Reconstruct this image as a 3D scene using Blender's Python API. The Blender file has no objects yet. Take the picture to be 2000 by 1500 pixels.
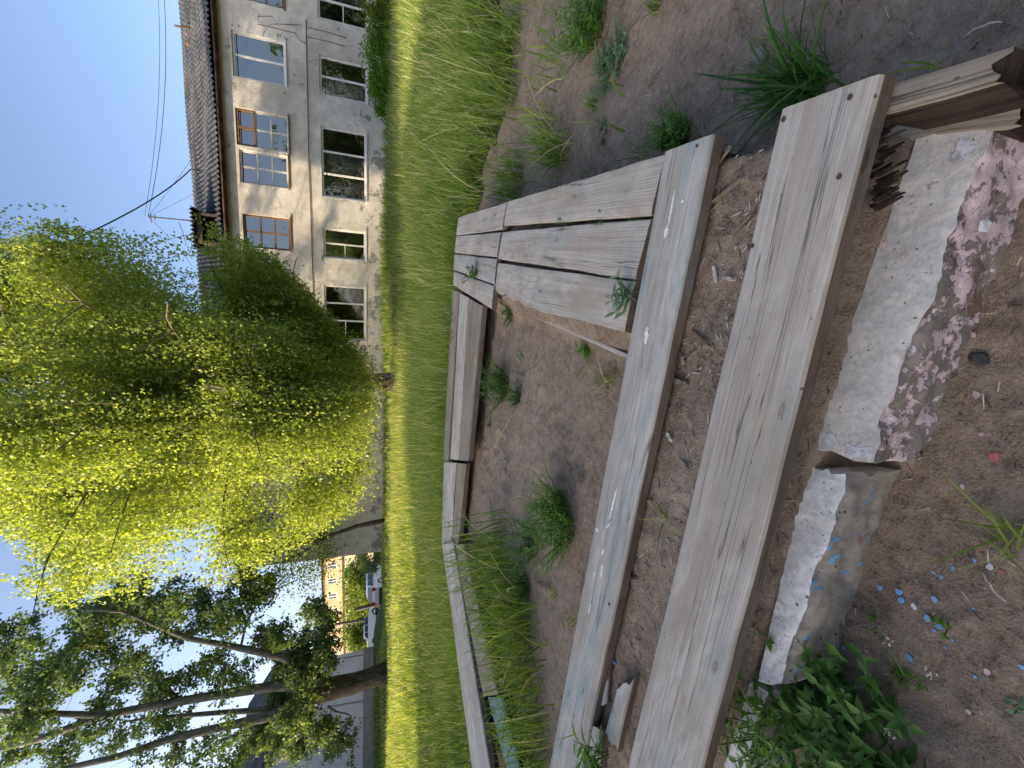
import bpy, math, random
import numpy as np
from mathutils import Vector, Matrix

random.seed(7); RNG = np.random.default_rng(7)
SC = bpy.context.scene; COL = SC.collection
R = math.radians

# ------------------------------------------------------------------ camera model (photo is turned 90 degrees)
F = 830.0; P = math.atan(830 / 2425.0); H = 1.4
CP, SP = math.cos(P), math.sin(P)
def ray(px, py):
    a = (750 - py) / F; b = (px - 1000) / F
    return Vector((a, CP - b * SP, -SP - b * CP))
def az(px, py, z):                      # point of the picture on a level plane
    r = ray(px, py); t = (z - H) / r.z
    return Vector((r.x * t, r.y * t, z))
def ay(px, py, Y):                      # point of the picture at a depth
    r = ray(px, py); t = Y / r.y
    return Vector((r.x * t, Y, H + r.z * t))
def proj_np(x, y, z):
    z = z - H; d = y * CP - z * SP; u = -(y * SP + z * CP)
    return 1000 + F * u / d, 750 - F * x / d, d

cam_d = bpy.data.cameras.new('camera'); cam = bpy.data.objects.new('camera', cam_d); COL.objects.link(cam)
cam_d.sensor_fit = 'HORIZONTAL'; cam_d.sensor_width = 36; cam_d.lens = 36 * F / 2000; cam_d.clip_start = 0.02; cam_d.clip_end = 3000
D = Vector((0, -SP, -CP)); RR = Vector((1, 0, 0)); Z = Vector((0, -CP, SP))
cam.matrix_world = Matrix(((D.x, RR.x, Z.x, 0), (D.y, RR.y, Z.y, 0), (D.z, RR.z, Z.z, H), (0, 0, 0, 1)))
SC.camera = cam

# ------------------------------------------------------------------ helpers
def tag(o, label=None, cat=None, group=None, kind=None):
    if label: o['label'] = label
    if cat: o['category'] = cat
    if group: o['group'] = group
    if kind: o['kind'] = kind
    return o
def empty(name, loc, label=None, cat=None, group=None):
    o = bpy.data.objects.new(name, None); COL.objects.link(o); o.location = loc; o.empty_display_size = .1
    return tag(o, label, cat, group)
def link(name, me, mats, parent=None, loc=None):
    o = bpy.data.objects.new(name, me); COL.objects.link(o)
    for m in (mats if isinstance(mats, (list, tuple)) else [mats]): me.materials.append(m)
    if parent is not None:
        o.parent = parent
        o.location = -Vector(parent.location) if loc is None else loc     # meshes are written in world coordinates
    elif loc is not None: o.location = loc
    return o
class MB:
    def __init__(s): s.v = []; s.f = []; s.m = []; s.uv = []; s.sm = []
    def add(s, vs, fs, mi=0, uvs=None, smooth=False):
        o = len(s.v); s.v += [tuple(v) for v in vs]
        for k, f in enumerate(fs):
            s.f.append(tuple(i + o for i in f)); s.m.append(mi if isinstance(mi, int) else mi[k]); s.sm.append(smooth)
            s.uv.append([uvs[i] for i in f] if uvs is not None else [(0, 0)] * len(f))
    def box(s, c, d, mi=0, M=None):
        x, y, z = d[0] / 2, d[1] / 2, d[2] / 2
        vs = [Vector((a * x, b * y, g * z)) for a in (-1, 1) for b in (-1, 1) for g in (-1, 1)]
        if M is not None: vs = [M @ v for v in vs]
        vs = [v + Vector(c) for v in vs]
        s.add(vs, [(0, 1, 3, 2), (4, 6, 7, 5), (0, 4, 5, 1), (2, 3, 7, 6), (0, 2, 6, 4), (1, 5, 7, 3)], mi)
    def tube(s, pts, rad, n=8, mi=0, cap=True, jit=0):
        pts = [Vector(p) for p in pts]; rad = rad if isinstance(rad, (list, tuple)) else [rad] * len(pts)
        rings = []; vs = []; ref = None
        for i, p in enumerate(pts):
            t = (pts[min(i + 1, len(pts) - 1)] - pts[max(i - 1, 0)])
            t = t.normalized() if t.length > 1e-9 else Vector((0, 0, 1))
            if ref is None: ref = Vector((0, 0, 1)) if abs(t.z) < .9 else Vector((1, 0, 0))
            a = ref - t * ref.dot(t); a.normalize(); b = t.cross(a); ref = a
            for k in range(n):
                an = 2 * math.pi * k / n; rr = rad[i] * (1 + jit * random.uniform(-1, 1))
                vs.append(p + (a * math.cos(an) + b * math.sin(an)) * rr)
        fs = [(i * n + k, i * n + (k + 1) % n, (i + 1) * n + (k + 1) % n, (i + 1) * n + k) for i in range(len(pts) - 1) for k in range(n)]
        if cap: fs += [tuple(range(n))[::-1], tuple(range((len(pts) - 1) * n, len(pts) * n))]
        s.add(vs, fs, mi, None, True)
    def build(s, name, mats, parent=None, loc=None):
        me = bpy.data.meshes.new(name); me.from_pydata(s.v, [], s.f); 
        me.polygons.foreach_set('material_index', s.m); me.polygons.foreach_set('use_smooth', s.sm)
        ul = me.uv_layers.new(name='UVMap'); flat = [c for f in s.uv for u in f for c in u]; ul.data.foreach_set('uv', flat)
        me.update(); return link(name, me, mats, parent, loc)
def np_mesh(name, V, Fq, mats, parent=None, tone=None, smooth=False, loc=None, k=4, Ft=None, tone_t=None, mi=None):
    me = bpy.data.meshes.new(name)
    nq = len(Fq); nt = 0 if Ft is None else len(Ft)
    me.vertices.add(len(V)); me.vertices.foreach_set('co', np.ascontiguousarray(V, dtype=np.float32).ravel())
    idx = np.asarray(Fq).ravel()
    ls = np.arange(nq) * k; lt = np.full(nq, k)
    if nt:
        ls = np.concatenate([ls, nq * k + np.arange(nt) * 3]); lt = np.concatenate([lt, np.full(nt, 3)]); idx = np.concatenate([idx, np.asarray(Ft).ravel()])
    me.loops.add(len(idx)); me.loops.foreach_set('vertex_index', idx.astype(np.int32))
    me.polygons.add(nq + nt); me.polygons.foreach_set('loop_start', ls.astype(np.int32)); me.polygons.foreach_set('loop_total', lt.astype(np.int32))
    if smooth: me.polygons.foreach_set('use_smooth', np.ones(nq + nt, dtype=bool))
    if mi is not None: me.polygons.foreach_set('material_index', mi.astype(np.int32))
    me.update(calc_edges=True)
    if tone is not None:
        t = tone if tone_t is None else np.concatenate([tone, tone_t])
        at = me.attributes.new('tone', 'FLOAT', 'FACE'); at.data.foreach_set('value', t.astype(np.float32))
    return link(name, me, mats, parent, loc)

def vnoise(x, y, seed=0):
    xi = np.floor(x).astype(np.int64); yi = np.floor(y).astype(np.int64); xf = x - xi; yf = y - yi
    def h(a, b):
        n = (a * 374761393 + b * 668265263 + seed * 974711) & 0x7fffffff
        n = ((n ^ (n >> 13)) * 1274126177) & 0x7fffffff
        return ((n ^ (n >> 16)) & 0xffff) / 65535.0
    u = xf * xf * (3 - 2 * xf); v = yf * yf * (3 - 2 * yf)
    return (h(xi, yi) * (1 - u) + h(xi + 1, yi) * u) * (1 - v) + (h(xi, yi + 1) * (1 - u) + h(xi + 1, yi + 1) * u) * v
def fbm(x, y, o=4, seed=0):
    r = 0; a = .5
    for i in range(o): r = r + a * (vnoise(x * 2 ** i, y * 2 ** i, seed + i) - .5); a *= .5
    return r
def sstep(x, a, b):
    t = np.clip((x - a) / (b - a), 0, 1); return t * t * (3 - 2 * t)

# ------------------------------------------------------------------ material helpers
class NT:
    def __init__(s, name):
        s.m = bpy.data.materials.new(name); s.m.use_nodes = True; s.t = s.m.node_tree; s.t.nodes.clear()
        s.out = s.t.nodes.new('ShaderNodeOutputMaterial')
    def n(s, typ, ins=None, **pr):
        nd = s.t.nodes.new('ShaderNode' + typ)
        for k, v in pr.items(): setattr(nd, k, v)
        for k, v in (ins or {}).items(): s.set(nd.inputs[k], v)
        return nd
    def set(s, inp, v):
        if hasattr(v, 'is_output'): s.t.links.new(v, inp)
        elif isinstance(v, bpy.types.Node): s.t.links.new(v.outputs[0], inp)
        else:
            if isinstance(v, (tuple, list)) and len(v) == 3 and inp.type == 'RGBA': v = (*v, 1)
            inp.default_value = v
    def math(s, op, a, b=0, c=None, clamp=False):
        d = {0: a, 1: b}
        if c is not None: d[2] = c
        return s.n('Math', d, operation=op, use_clamp=clamp).outputs[0]
    def noise(s, vec, scale, detail=4, rough=.55, dist=0):
        return s.n('TexNoise', {'Vector': vec, 'Scale': scale, 'Detail': detail, 'Roughness': rough, 'Distortion': dist}).outputs[0]
    def ramp(s, f, stops):
        r = s.n('ValToRGB', {0: f}); e = r.color_ramp.elements
        while len(e) < len(stops): e.new(.5)
        for q, (p, c) in zip(e, stops): q.position = p; q.color = (*c, 1) if len(c) == 3 else c
        return r.outputs[0]
    def step(s, f, a, b): return s.n('MapRange', {0: f, 1: a, 2: b, 3: 0, 4: 1}, interpolation_type='SMOOTHSTEP', clamp=True).outputs[0]
    def mix(s, f, a, b, bt='MIX'):
        m = s.n('Mix', None, data_type='RGBA', blend_type=bt); s.set(m.inputs[0], f); s.set(m.inputs[6], a); s.set(m.inputs[7], b); return m.outputs[2]
    def map(s, vec, sc, loc=(0, 0, 0)): return s.n('Mapping', {'Vector': vec, 'Scale': sc, 'Location': loc}).outputs[0]
    def pbr(s, col, rough=.8, bump=None, bs=.3, bd=.01, spec=.3, metal=0):
        b = s.n('BsdfPrincipled', {'Base Color': col, 'Roughness': rough, 'Metallic': metal, 'Specular IOR Level': spec})
        if bump is not None:
            bp = s.n('Bump', {'Strength': bs, 'Distance': bd, 'Height': bump}); s.set(b.inputs['Normal'], bp.outputs[0])
        s.t.links.new(b.outputs[0], s.out.inputs[0]); return b
    def obj(s): return s.n('TexCoord').outputs['Object']
    def uv(s): return s.n('TexCoord').outputs['UV']

def flat_mat(name, col, rough=.6, spec=.3, metal=0, var=.12, scale=6):
    t = NT(name); n = t.noise(t.obj(), scale, 5)
    c = t.mix(t.step(n, .3, .7), tuple(x * (1 - var) for x in col), tuple(min(1, x * (1 + var)) for x in col))
    t.pbr(c, rough, n, .15, .005, spec, metal); return t.m

def wood_mat(name, light, dark, teal=.0, white=.0, crack=1.0, tealcol=(.27, .335, .315), grain=1.0):
    t = NT(name); u = t.uv(); rnd = t.n('ObjectInfo').outputs['Random']
    off = t.n('CombineXYZ', {0: t.math('MULTIPLY', rnd, 37.0), 1: t.math('MULTIPLY', rnd, 11.0), 2: t.math('MULTIPLY', rnd, 5.0)}).outputs[0]
    v = t.n('VectorMath', {0: u, 1: off}, operation='ADD').outputs[0]
    warp = t.noise(t.map(v, (1.1, 5, 1)), 1, 3)
    rings = t.math('SINE', t.math('MULTIPLY', warp, 70.0)); rings = t.math('MULTIPLY_ADD', rings, .5, .5); rmask = t.step(t.noise(t.map(v, (.8, 3, 1), (9, 4, 0)), 1, 2), .42, .62)
    fine = t.noise(t.map(v, (2.2, 130, 1)), 1, 5, .65)
    mid = t.noise(t.map(v, (1.2, 34, 1)), 1, 4, .6)
    vv = t.n('SeparateXYZ', {0: v}).outputs[1]; lines = t.math('MULTIPLY_ADD', t.math('SINE', t.math('ADD', t.math('MULTIPLY', vv, 620.0), t.math('MULTIPLY', t.noise(t.map(v, (.7, 6, 1)), 1, 2), 30.0))), .5, .5)
    g = t.math('ADD', t.math('MULTIPLY', t.math('MULTIPLY', rings, rmask), .13), t.math('ADD', t.math('MULTIPLY', lines, .13), t.math('ADD', t.math('MULTIPLY', fine, .62), t.math('MULTIPLY', mid, .42))))
    c = t.mix(t.step(g, .36, .86), dark, light)
    kv = t.n('TexVoronoi', {'Vector': t.map(t.n('VectorMath', {0: v, 1: t.n('VectorMath', {0: t.n('TexNoise', {'Vector': v, 'Scale': 9.0}).outputs[1], 1: (.03, .02, 0)}, operation='MULTIPLY').outputs[0]}, operation='ADD').outputs[0], (2.1, 4.6, 0)), 'Scale': 1.0, 'Randomness': .9}, feature='F1', voronoi_dimensions='2D')
    kd = kv.outputs['Distance']; kr = t.step(t.n('SeparateColor', {0: kv.outputs['Color']}).outputs[0], .62, .64)
    halo = t.math('MULTIPLY', t.math('SUBTRACT', 1, t.step(kd, .10, .34)), kr); core = t.math('MULTIPLY', t.math('SUBTRACT', 1, t.step(kd, .055, .075)), kr)
    krr = t.math('MULTIPLY_ADD', t.math('SINE', t.math('MULTIPLY', kd, 150.0)), .5, .5)
    c = t.mix(t.math('MULTIPLY', t.math('MULTIPLY', halo, krr), .35), c, tuple(x * .75 for x in dark)); c = t.mix(t.math('MULTIPLY', halo, min(.6, teal)), c, tealcol); c = t.mix(t.math('MULTIPLY', core, .75), c, t.mix(krr, (dark[0] * .35, dark[1] * .3, dark[2] * .28), (dark[0] * 1.1, dark[1] * .95, dark[2] * .85)))
    blot = t.noise(t.map(v, (1, 1.6, 1)), 4.5, 6, .65)
    c = t.mix(t.math('MULTIPLY', t.step(blot, .48, .75), .45), c, tuple(x * .55 for x in dark))
    c = t.mix(t.math('MULTIPLY', t.step(t.noise(v, 7, 3), .55, .7), .3), c, (light[0] * 1.12, light[1] * 1.1, light[2] * 1.06))
    c = t.mix(t.math('MULTIPLY', t.step(t.noise(t.map(v, (1.2, 3, 1), (5, 1, 0)), 1.6, 5, .6), .46, .66), .5), c, (dark[0] * 1.05, dark[1] * .92, dark[2] * .78))
    if teal > 0:
        tn = t.noise(t.map(v, (1.7, 6, 1), (3, 8, 0)), 1, 5, .6)
        tf = t.math('MULTIPLY', t.step(tn, .5, .68), teal)
        tf = t.math('MULTIPLY', tf, t.math('MULTIPLY_ADD', mid, .9, .45), clamp=True)
        c = t.mix(tf, c, tealcol)
    if white > 0:
        wn = t.noise(t.map(v, (9, 24, 1), (1, 2, 0)), 1, 3, .5)
        wm = t.math('MULTIPLY', t.step(wn, .71, .725), t.step(t.noise(v, 1.6, 2), .5, .58))
        c = t.mix(t.math('MULTIPLY', wm, white), c, (.8, .8, .76))
    cr = t.noise(t.map(v, (.55, 17, 1), (7, 3, 0)), 1, 3, .5)
    line = t.math('SUBTRACT', 1, t.step(t.math('ABSOLUTE', t.math('SUBTRACT', cr, .5)), .002, .013))
    line = t.math('MULTIPLY', line, t.math('MULTIPLY', t.step(t.noise(t.map(v, (1, 5, 1), (2, 2, 0)), 1, 2), .47, .57), crack), clamp=True)
    c = t.mix(t.math('MULTIPLY', line, .62), c, tuple(x * .22 for x in dark))
    sp = t.n('TexVoronoi', {'Vector': t.map(v, (26, 60, 1)), 'Scale': 1.0}, feature='F1')
    dots = t.math('MULTIPLY', t.math('SUBTRACT', 1, t.step(sp.outputs['Distance'], .09, .16)), t.step(t.n('SeparateColor', {0: sp.outputs['Color']}).outputs[0], .93, .95))
    c = t.mix(t.math('MULTIPLY', dots, .8), c, (.06, .045, .035))
    h = t.math('SUBTRACT', t.math('MULTIPLY', g, grain), t.math('MULTIPLY', line, 3.0))
    t.pbr(c, .85, h, .4, .003, .15); return t.m

M = {}
M['plank'] = wood_mat('weathered_wood', (.54, .48, .40), (.31, .27, .22), .28, .1)
M['plank_blue'] = wood_mat('weathered_wood_blue', (.52, .48, .415), (.30, .275, .235), .6, .3)
M['plank_dark'] = wood_mat('weathered_wood_dark', (.36, .30, .23), (.18, .15, .11), .25, .1)
M['plank_pale'] = wood_mat('weathered_wood_pale', (.58, .525, .45), (.32, .28, .23), .25, .3)
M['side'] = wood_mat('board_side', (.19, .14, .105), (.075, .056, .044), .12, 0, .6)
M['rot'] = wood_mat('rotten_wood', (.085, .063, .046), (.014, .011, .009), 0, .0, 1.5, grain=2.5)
M['teal_wood'] = wood_mat('teal_wood', (.20, .29, .285), (.09, .125, .125), .7, .3, 1, (.17, .32, .32))
M['brown_wood'] = wood_mat('brown_wood', (.33, .21, .11), (.12, .075, .045))
M['nail'] = flat_mat('rusty_nail', (.12, .06, .035), .7, .3, .3, .4, 300)

def soil_mat():
    t = NT('soil'); o = t.obj()
    a = t.noise(o, 2.2, 6, .6); b = t.noise(o, 26, 6, .7); c3 = t.noise(o, 140, 4, .7)
    m9 = t.noise(o, 9, 5, .65); k = t.math('ADD', t.math('ADD', t.math('MULTIPLY', a, .30), t.math('MULTIPLY', m9, .25)), t.math('ADD', t.math('MULTIPLY', b, .45), t.math('MULTIPLY', c3, .40)))
    col = t.ramp(k, [(.53, (.108, .077, .055)), (.65, (.285, .212, .15)), (.76, (.385, .293, .212)), (.90, (.52, .415, .31))])
    # grit, twigs and pale crumbs that lie in the soil
    vo = t.n('TexVoronoi', {'Vector': o, 'Scale': 62.0}); cc = t.n('SeparateColor', {0: vo.outputs['Color']})
    peb = t.math('MULTIPLY', t.math('SUBTRACT', 1, t.step(vo.outputs['Distance'], .16, .26)), t.step(cc.outputs[0], .87, .90))
    col = t.mix(peb, col, t.mix(cc.outputs[1], (.13, .10, .08), (.42, .36, .29)))
    tw = t.n('TexVoronoi', {'Vector': t.map(t.n('VectorMath', {0: o, 1: t.n('VectorMath', {0: t.n('TexNoise', {'Vector': o, 'Scale': 3.0}).outputs[1], 1: (.5, .5, .5)}, operation='MULTIPLY').outputs[0]}, operation='ADD').outputs[0], (36, 130, 36)), 'Scale': 1.0})
    c2 = t.n('SeparateColor', {0: tw.outputs['Color']})
    twm = t.math('MULTIPLY', t.math('SUBTRACT', 1, t.step(tw.outputs['Distance'], .2, .3)), t.step(c2.outputs[0], .90, .92))
    col = t.mix(t.math('MULTIPLY', twm, .7), col, t.mix(t.step(c2.outputs[2], .5, .6), (.035, .025, .02), (.33, .27, .19)))
    gm = t.n('Attribute', None, attribute_name='cover').outputs['Fac']
    gcol = t.mix(t.noise(o, 5, 5), (.030, .045, .012), (.055, .085, .02))
    col = t.mix(t.math('MULTIPLY', t.step(t.math('ADD', gm, t.math('MULTIPLY', t.math('SUBTRACT', b, .5), .8)), .45, .6), .92), col, gcol)
    hgt = t.math('ADD', t.math('ADD', t.math('ADD', b, t.math('MULTIPLY', m9, 1.3)), t.math('MULTIPLY', c3, .5)), t.math('MULTIPLY', peb, .5))
    t.pbr(col, .95, hgt, 1.0, .022, .1); return t.m
M['soil'] = soil_mat()

def leaf_mat(name, c0, c1, trans=.45, c2=None, rough=.5):
    t = NT(name); tn = t.n('Attribute', None, attribute_name='tone').outputs['Fac']
    col = t.ramp(tn, [(0, c0), (.75, c1), (1, c2 or c1)])
    d = t.n('BsdfPrincipled', {'Base Color': col, 'Roughness': rough, 'Specular IOR Level': .25})
    tr = t.n('BsdfTranslucent', {'Color': t.mix(1.0, col, (1.5, 1.45, .6), 'MULTIPLY')})
    mx = t.n('MixShader', {0: trans, 1: d.outputs[0], 2: tr.outputs[0]}); t.t.links.new(mx.outputs[0], t.out.inputs[0]); return t.m
M['birch_leaf'] = leaf_mat('birch_leaves', (.18, .25, .05), (.32, .39, .085), .52, (.46, .50, .17), rough=.36)
M['poplar_leaf'] = leaf_mat('poplar_leaves', (.065, .11, .05), (.125, .19, .07), .45, (.26, .29, .07))
M['bush_leaf'] = leaf_mat('bush_leaves', (.06, .10, .015), (.15, .20, .03), .4)
M['grass'] = leaf_mat('grass_blades', (.085, .15, .035), (.24, .335, .06), .42, (.56, .50, .27))
M['lawn'] = leaf_mat('lawn_blades', (.06, .12, .012), (.13, .22, .02), .35, (.42, .36, .05))
M['weed'] = leaf_mat('weed_leaves', (.035, .10, .022), (.075, .17, .03), .35, (.13, .24, .04))
M['weed_bright'] = leaf_mat('bright_weed_leaves', (.06, .15, .02), (.13, .27, .03), .38, (.2, .33, .06))
M['weed_grey'] = leaf_mat('grey_green_leaves', (.07, .14, .07), (.15, .24, .13), .3, (.22, .32, .18))
M['flower'] = leaf_mat('pale_flowers', (.5, .5, .3), (.75, .75, .6), .3)

def bark_mat(name, c0, c1, sc=(6, 6, 1.4), bd=.03):
    t = NT(name); o = t.obj(); n = t.noise(t.map(o, sc), 1.6, 6, .65); n2 = t.noise(o, 1.3, 3)
    c = t.mix(t.step(n, .35, .65), c0, c1); c = t.mix(t.math('MULTIPLY', n2, .4), c, tuple(x * .6 for x in c0))
    t.pbr(c, .9, n, .8, bd, .1); return t.m
M['bark'] = bark_mat('poplar_bark', (.055, .044, .034), (.15, .125, .098))
M['limb_bark'] = bark_mat('pale_limb_bark', (.10, .095, .075), (.26, .24, .20))
M['birch_bark'] = bark_mat('birch_bark', (.09, .06, .042), (.46, .40, .33), (3, 3, 9))
M['stem'] = flat_mat('green_stems', (.09, .14, .04), .6, .3, 0, .3, 40)
M['twig'] = flat_mat('brown_twigs', (.13, .10, .08), .8, .1, 0, .3, 20)

def plaster_mat():
    t = NT('old_plaster'); o = t.obj()
    a = t.noise(o, .35, 6, .6); b = t.noise(o, 2.2, 8, .7); c3 = t.noise(o, 11, 6, .7)
    col = t.ramp(t.math('ADD', t.math('MULTIPLY', a, .5), t.math('MULTIPLY', b, .5)), [(.38, (.44, .405, .355)), (.5, (.58, .545, .485)), (.62, (.71, .675, .615))])
    col = t.mix(t.math('MULTIPLY', t.step(c3, .5, .72), .4), col, (.31, .29, .265))
    sep = t.n('SeparateXYZ', {0: o}).outputs[2]
    peel = t.step(t.math('ADD', t.noise(o, 1.5, 8, .72), t.math('MULTIPLY', t.math('SUBTRACT', 1, t.step(sep, .5, 2.4)), .10)), .625, .64)
    col = t.mix(t.math('MULTIPLY', peel, .8), col, (.19, .19, .185))
    ms = t.n('TexVoronoi', {'Vector': t.n('VectorMath', {0: o, 1: t.n('VectorMath', {0: t.n('TexNoise', {'Vector': o, 'Scale': 3.0, 'Detail': 6}).outputs[1], 1: (.5, .5, .5)}, operation='MULTIPLY').outputs[0]}, operation='ADD').outputs[0], 'Scale': .8}, feature='DISTANCE_TO_EDGE').outputs[0]
    ck = t.math('MULTIPLY', t.math('SUBTRACT', 1, t.step(ms, .004, .014)), t.step(a, .5, .6))
    col = t.mix(t.math('MULTIPLY', ck, .6), col, (.14, .12, .1))
    drip = t.step(t.noise(t.map(o, (3.0, 3.0, .25)), 1.5, 5, .6), .55, .75)
    col = t.mix(t.math('MULTIPLY', drip, .25), col, (.3, .26, .21))
    h = t.math('SUBTRACT', t.math('ADD', t.math('MULTIPLY', b, .7), t.math('MULTIPLY', c3, .5)), t.math('MULTIPLY', peel, .8))
    t.pbr(col, .95, h, .6, .05, .1); return t.m
M['plaster'] = plaster_mat()
def conc_wall(name, c0, c1):
    t = NT(name); o = t.obj(); a = t.noise(o, .5, 6, .6); b = t.noise(o, 6, 6, .7)
    c = t.mix(t.step(t.math('ADD', t.math('MULTIPLY', a, .6), t.math('MULTIPLY', b, .4)), .36, .64), c0, c1)
    t.pbr(c, .95, b, .4, .02, .1); return t.m
M['grey_wall'] = conc_wall('grey_wall', (.44, .44, .44), (.6, .6, .59))
M['plinth'] = conc_wall('plinth_concrete', (.2, .185, .17), (.3, .28, .26))
M['orange_wall'] = conc_wall('orange_plaster', (.48, .33, .19), (.60, .43, .26))
M['far_low'] = conc_wall('yellow_plaster', (.46, .38, .25), (.60, .51, .36))
M['inside'] = flat_mat('room_inside', (.12, .10, .08), .9)
def slate_mat():
    t = NT('corrugated_slate'); o = t.obj(); a = t.noise(o, 1.2, 6, .65); b = t.noise(o, 9, 5, .7)
    c = t.mix(t.step(a, .35, .65), (.030, .034, .042), (.062, .068, .080)); c = t.mix(t.math('MULTIPLY', t.step(b, .5, .7), .4), c, (.11, .115, .125))
    c = t.mix(t.math('MULTIPLY', t.step(t.noise(o, .9, 4), .67, .71), .6), c, (.20, .085, .045))
    t.pbr(c, .9, b, .4, .02, .15); return t.m
M['slate'] = slate_mat()
M['brown_trim'] = flat_mat('brown_trim', (.075, .045, .03), .75, .2, 0, .5, 3)
M['white_frame'] = flat_mat('white_frame', (.66, .66, .64), .45, .4, 0, .06)
M['old_white'] = flat_mat('flaking_white_paint', (.55, .54, .5), .7, .3, 0, .25, 20)
M['old_brown'] = flat_mat('old_brown_paint', (.17, .10, .055), .7, .3, 0, .4, 14)
M['pipe'] = flat_mat('brown_pipe', (.17, .10, .08), .6, .3, 0, .25)
M['cable'] = flat_mat('cable', (.06, .055, .07), .6)
def glass_mat(name, g=.14, tint=(.5, .53, .54)):
    t = NT(name); gl = t.n('BsdfGlossy', {'Color': (1, 1, 1, 1), 'Roughness': .02}); tr = t.n('BsdfTransparent', {'Color': (*tint, 1)})
    bp = t.n('Bump', {'Strength': .06, 'Distance': .3, 'Height': t.noise(t.obj(), .9, 2)}); t.set(gl.inputs['Normal'], bp.outputs[0])
    fr = t.n('Fresnel', {'IOR': 1.9}); f = t.math('ADD', fr.outputs[0], g, clamp=True)
    mx = t.n('MixShader', {0: f, 1: tr.outputs[0], 2: gl.outputs[0]}); t.t.links.new(mx.outputs[0], t.out.inputs[0]); return t.m
M['glass'] = glass_mat('window_glass')
M['curtain'] = flat_mat('pale_curtain', (.42, .42, .40), .9, .1, 0, .15, 3)
M['curtain_green'] = flat_mat('olive_curtain', (.11, .105, .06), .9, .1, 0, .35, 4)
M['curtain_maroon'] = flat_mat('maroon_curtain', (.07, .04, .035), .9, .1, 0, .3, 4)
M['blind'] = flat_mat('grey_blind', (.22, .2, .2), .8, .1, 0, .2, 8)

def concrete_mat(name, base, paint, boost=False):
    t = NT(name); o = t.obj()
    a = t.noise(o, 9, 7, .65); b = t.noise(o, 60, 5, .7)
    c = t.mix(t.step(t.math('ADD', t.math('MULTIPLY', a, .6), t.math('MULTIPLY', b, .4)), .38, .62), tuple(x * .78 for x in base), tuple(min(1, x * 1.14) for x in base))
    st = t.noise(o, 4.5, 6, .7); c = t.mix(t.math('MULTIPLY', t.step(st, .52, .66), .45), c, (.36, .29, .21))
    hh = t.math('MULTIPLY', b, .6)
    for sc, th, dk in ((30.0, .80, .85), (75.0, .84, .8)):
        vo = t.n('TexVoronoi', {'Vector': o, 'Scale': sc}); q = t.n('SeparateColor', {0: vo.outputs['Color']}).outputs[0]
        pit = t.math('MULTIPLY', t.math('SUBTRACT', 1, t.step(vo.outputs['Distance'], .10, .2)), t.step(q, th, th + .02))
        c = t.mix(t.math('MULTIPLY', pit, dk), c, (.09, .075, .06)); hh = t.math('SUBTRACT', hh, t.math('MULTIPLY', pit, 2.5))
    if paint:
        for (pc, sc, lo, sd) in paint:
            pn = t.noise(t.map(o, (1, 1, 1), (sd, sd * .7, sd * 1.3)), sc, 9, .72)
            if boost and sd == 4: pn = t.math('ADD', pn, t.math('MULTIPLY', t.step(t.n('SeparateXYZ', {0: o}).outputs[0], .02, .22), .055))
            m = t.step(pn, lo, lo + .03); c = t.mix(t.math('MULTIPLY', m, .92), c, t.mix(t.step(b, .35, .65), pc, tuple(min(1, x * 1.25) for x in pc))); hh = t.math('ADD', hh, t.math('MULTIPLY', m, .5))
    hh = t.math('ADD', hh, t.math('MULTIPLY', a, 1.2)); t.pbr(c, .9, hh, .65, .007, .2); return t.m
M['conc_top'] = concrete_mat('broken_concrete', (.60, .56, .50), [((.62, .44, .39), 7, .64, 3), ((.55, .55, .57), 4, .57, 7), ((.30, .235, .175), 6, .62, 12)])
M['conc_white'] = concrete_mat('whitewashed_concrete', (.70, .69, .67), [((.16, .36, .58), 14, .68, 5), ((.50, .47, .43), 6, .55, 2), ((.26, .2, .15), 8, .63, 12)])
M['pink_face'] = concrete_mat('peeling_pink_paint', (.24, .21, .17), [((.17, .11, .078), 5, .52, 1), ((.33, .16, .15), 16, .492, 4), ((.58, .46, .45), 16, .505, 4), ((.36, .14, .14), 17, .65, 9), ((.66, .57, .57), 34, .58, 3), ((.20, .15, .12), 26, .62, 6)], True)
M['blue_face'] = concrete_mat('blue_specked_concrete', (.30, .265, .215), [((.34, .13, .13), 9, .62, 2), ((.13, .33, .52), 15, .59, 6), ((.5, .36, .37), 11, .66, 9)])
def paint_mat(name, col): return flat_mat(name, col, .6, .3, 0, .15, 60)
M['f_blue'] = paint_mat('blue_flake', (.17, .34, .52)); M['f_red'] = paint_mat('red_flake', (.46, .14, .13)); M['f_pink'] = paint_mat('pink_flake', (.55, .38, .37)); M['f_white'] = paint_mat('white_flake', (.62, .60, .60))
M['stone'] = flat_mat('grey_stone', (.23, .20, .19), .85, .2, 0, .2, 25)
M['dark_stone'] = flat_mat('dark_stone', (.07, .065, .06), .9, .2, 0, .4, 50)
M['car_white'] = flat_mat('white_car_paint', (.72, .72, .72), .25, .5, 0, .02); M['black'] = flat_mat('black_plastic', (.02, .02, .02), .5)
M['car_glass'] = flat_mat('car_glass', (.03, .035, .04), .05, .7, 0, .1); M['red_lamp'] = flat_mat('red_lamp', (.5, .02, .02), .2, .5); M['rim'] = flat_mat('wheel_rim', (.45, .45, .46), .3, .5, .6)
M['post'] = flat_mat('dark_post', (.07, .06, .05), .9); M['asphalt'] = flat_mat('asphalt', (.09, .088, .085), .9, .1, 0, .2, 20)

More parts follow.
